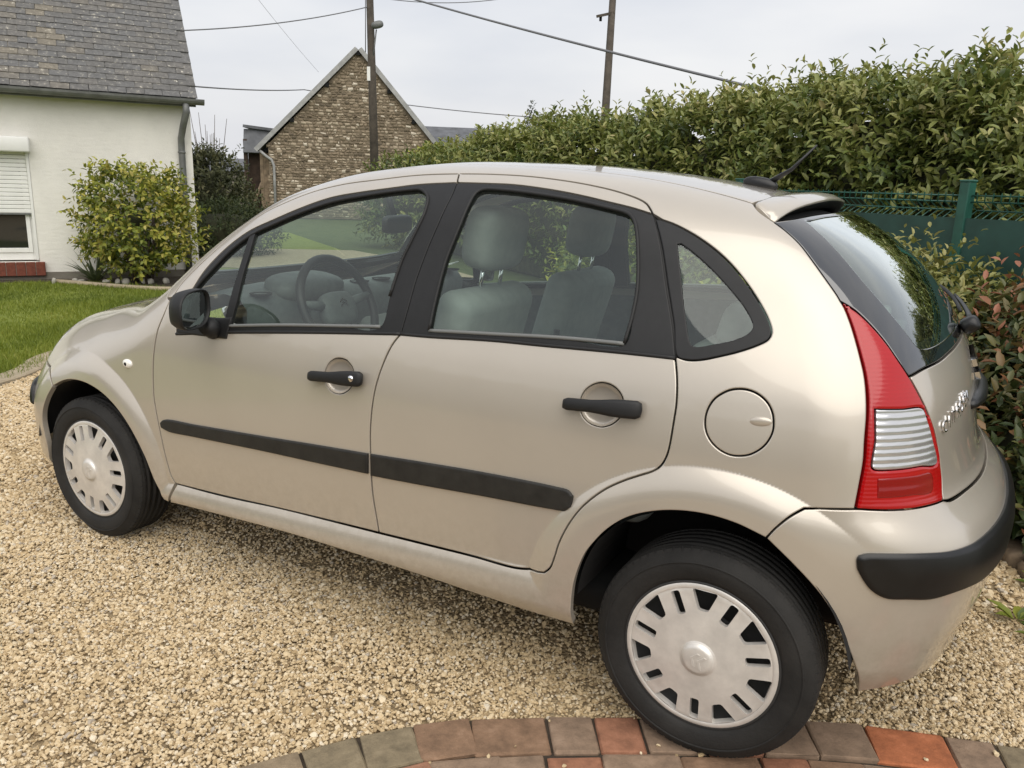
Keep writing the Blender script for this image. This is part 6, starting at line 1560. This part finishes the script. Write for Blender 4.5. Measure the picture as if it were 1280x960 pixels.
    for o_ in (.017, -.001):
        chevron(bm, Vector((0, -.7175 - .105, 0)) + ey * o_, ex, ey, n, .019, .012, .007, .002)
    bm_obj('chevron_emblem', bm, M['silver'], cv)
    lathe('brake_drum', [(.0, -.02), (.10, -.02), (.105, .02)], M['steel'], w_, 32, 'Y', (0, -.7175, 0))
    return w_
for sg in (-1, 1):
    for x, rot in ((0.0, 0.0), (-2.46, R(8))):
        w_ = make_wheel('wheel', x, sg)
        # turn each wheel a little about its axle
        for ch_ in w_.children: ch_.rotation_euler = (0, rot + (R(11) if sg > 0 else 0), 0)

# -- cabin
def seat(x, y, rear=False):
    s = empty('seat', (x, y, 0)); s.parent = car
    box('cushion', (-.24, 0, .56), (.50, .50, .16), M['fabric'], s, Euler((0, R(6), 0)), .06, 4)
    box('backrest', (.06, 0, .84), (.13, .47, .56), M['fabric'], s, Euler((0, R(16), 0)), .055, 5)
    superell('headrest', (.150, 0, 1.268), (.060, .145, .100), M['fabric2'] if False else M['fabric'], s, (0, R(10), 0), .5, .6)
    for yy in (-.06, .06): tube('headrest_post', [(.12, yy, 1.04), (.145, yy, 1.22)], .007, M['chrome'], s, 8)
    tube('seat_belt', [(.12, -.23, .62), (.14, -.25, .9)], .012, M['trim'], s, 6)
    return s
seat(-1.03, -.37); seat(-1.03, .37)
rs = empty('rear_seat', (-.28, 0, 0)); rs.parent = car
box('cushion', (-.20, 0, .56), (.48, 1.16, .15), M['fabric'], rs, None, .06, 4)
box('backrest', (.10, 0, .83), (.12, 1.14, .44), M['fabric'], rs, Euler((0, R(20), 0)), .055, 5)
for y in (-.36, .36): superell('headrest', (.20, y, 1.075), (.045, .125, .06), M['fabric'], rs, (0, R(15), 0), .5, .6)
box('parcel_shelf', (.12, 0, 1.0), (.34, 1.04, .03), M['dash'], car, None, .012, 2)
for sg in (-1, 1): box('shelf_support', (.06, .57 * sg, 1.015), (.34, .10, .05), M['dash2'], car, Euler((0, R(-4), 0)), .02, 3)
db = empty('dashboard', (-1.8, 0, 0)); db.parent = car
V, Q = [], []
dp = [(-.26, .98), (-.10, 1.015), (.06, 1.035), (.13, 1.025), (.165, .985), (.155, .90), (.12, .80), (.10, .66), (-.2, .62)]
for i in range(21):
    y = -.68 + 1.36 * i / 20; bul = .03 * math.exp(-((y + .37) / .16) ** 2)
    for a, z in dp: V.append((a - .05 * (abs(y) / .68) ** 3, y, z + bul * (1 if z > .95 else 0)))
for i in range(20):
    for k in range(len(dp) - 1): Q.append((i*9+k, i*9+k+1, (i+1)*9+k+1, (i+1)*9+k))
mesh_obj('dash_pad', V, Q, M['dash'], db, True)
superell('instrument_hood', (.09, -.37, 1.045), (.09, .17, .045), M['dash'], db, (0, R(10), 0), .7, .7)
box('centre_console', (.12, 0, .74), (.14, .26, .34), M['dash2'], db, Euler((0, R(-12), 0)), .03, 3)
for y in (-.60, .60, -.07, .07): lathe('air_vent', [(0, .0), (.036, .0), (.040, .006)], M['liner'], db, 20, 'Z', (.10, y, 1.033))
sw = empty('steering_wheel', (-1.545, -.37, .985)); sw.parent = car; sw.rotation_euler = (0, R(-24), 0)
V, Q = [], []
for i in range(48):
    a = 2 * math.pi * i / 48
    for k in range(10):
        b_ = 2 * math.pi * k / 10; rr = .182 + .016 * math.cos(b_); V.append((.016 * math.sin(b_), rr * math.cos(a), rr * math.sin(a)))
for i in range(48):
    for k in range(10): Q.append((i*10+k, i*10+(k+1) % 10, ((i+1) % 48)*10+(k+1) % 10, ((i+1) % 48)*10+k))
mesh_obj('wheel_rim', V, Q, M['trim'], sw, True)
superell('wheel_hub', (-.012, 0, -.01), (.035, .085, .065), M['dash'], sw, (0, 0, 0), .6, .7)
for a, l in ((R(8), 1), (R(172), 1), (R(270), 1)):
    tube('spoke', [(-.012, .07 * math.cos(a), .05 * math.sin(a)), (0, .175 * math.cos(a), .175 * math.sin(a))], [.020, .014], M['dash'], sw, 8)
bm = bmesh.new(); chevron(bm, Vector((.024, 0, .022)), Vector((0, 1, 0)), Vector((0, 0, 1)), Vector((1, 0, 0)), .02, .013, .007, .002)
chevron(bm, Vector((.024, 0, .008)), Vector((0, 1, 0)), Vector((0, 0, 1)), Vector((1, 0, 0)), .02, .013, .007, .002)
bm_obj('chevron_emblem', bm, M['chrome'], sw)
tube('steering_column', [(-1.56, -.37, .98), (-1.85, -.37, .86)], .04, M['dash'], car, 12)
rvm = empty('rear_view_mirror', (-1.56, 0, 1.30)); rvm.parent = car
superell('mirror_shell', (0, 0, -.03), (.022, .125, .036), M['trim'], rvm, (0, 0, R(14)), .5, .5)
tube('mirror_stalk', [(-.01, 0, -.01), (-.04, 0, .06), (-.045, 0, .10)], .012, M['trim'], rvm, 8)
box('paper_slip', (-1.70, .55, 1.06), (.10, .14, .004), M['plate'], car, Euler((0, R(-15), R(20))))
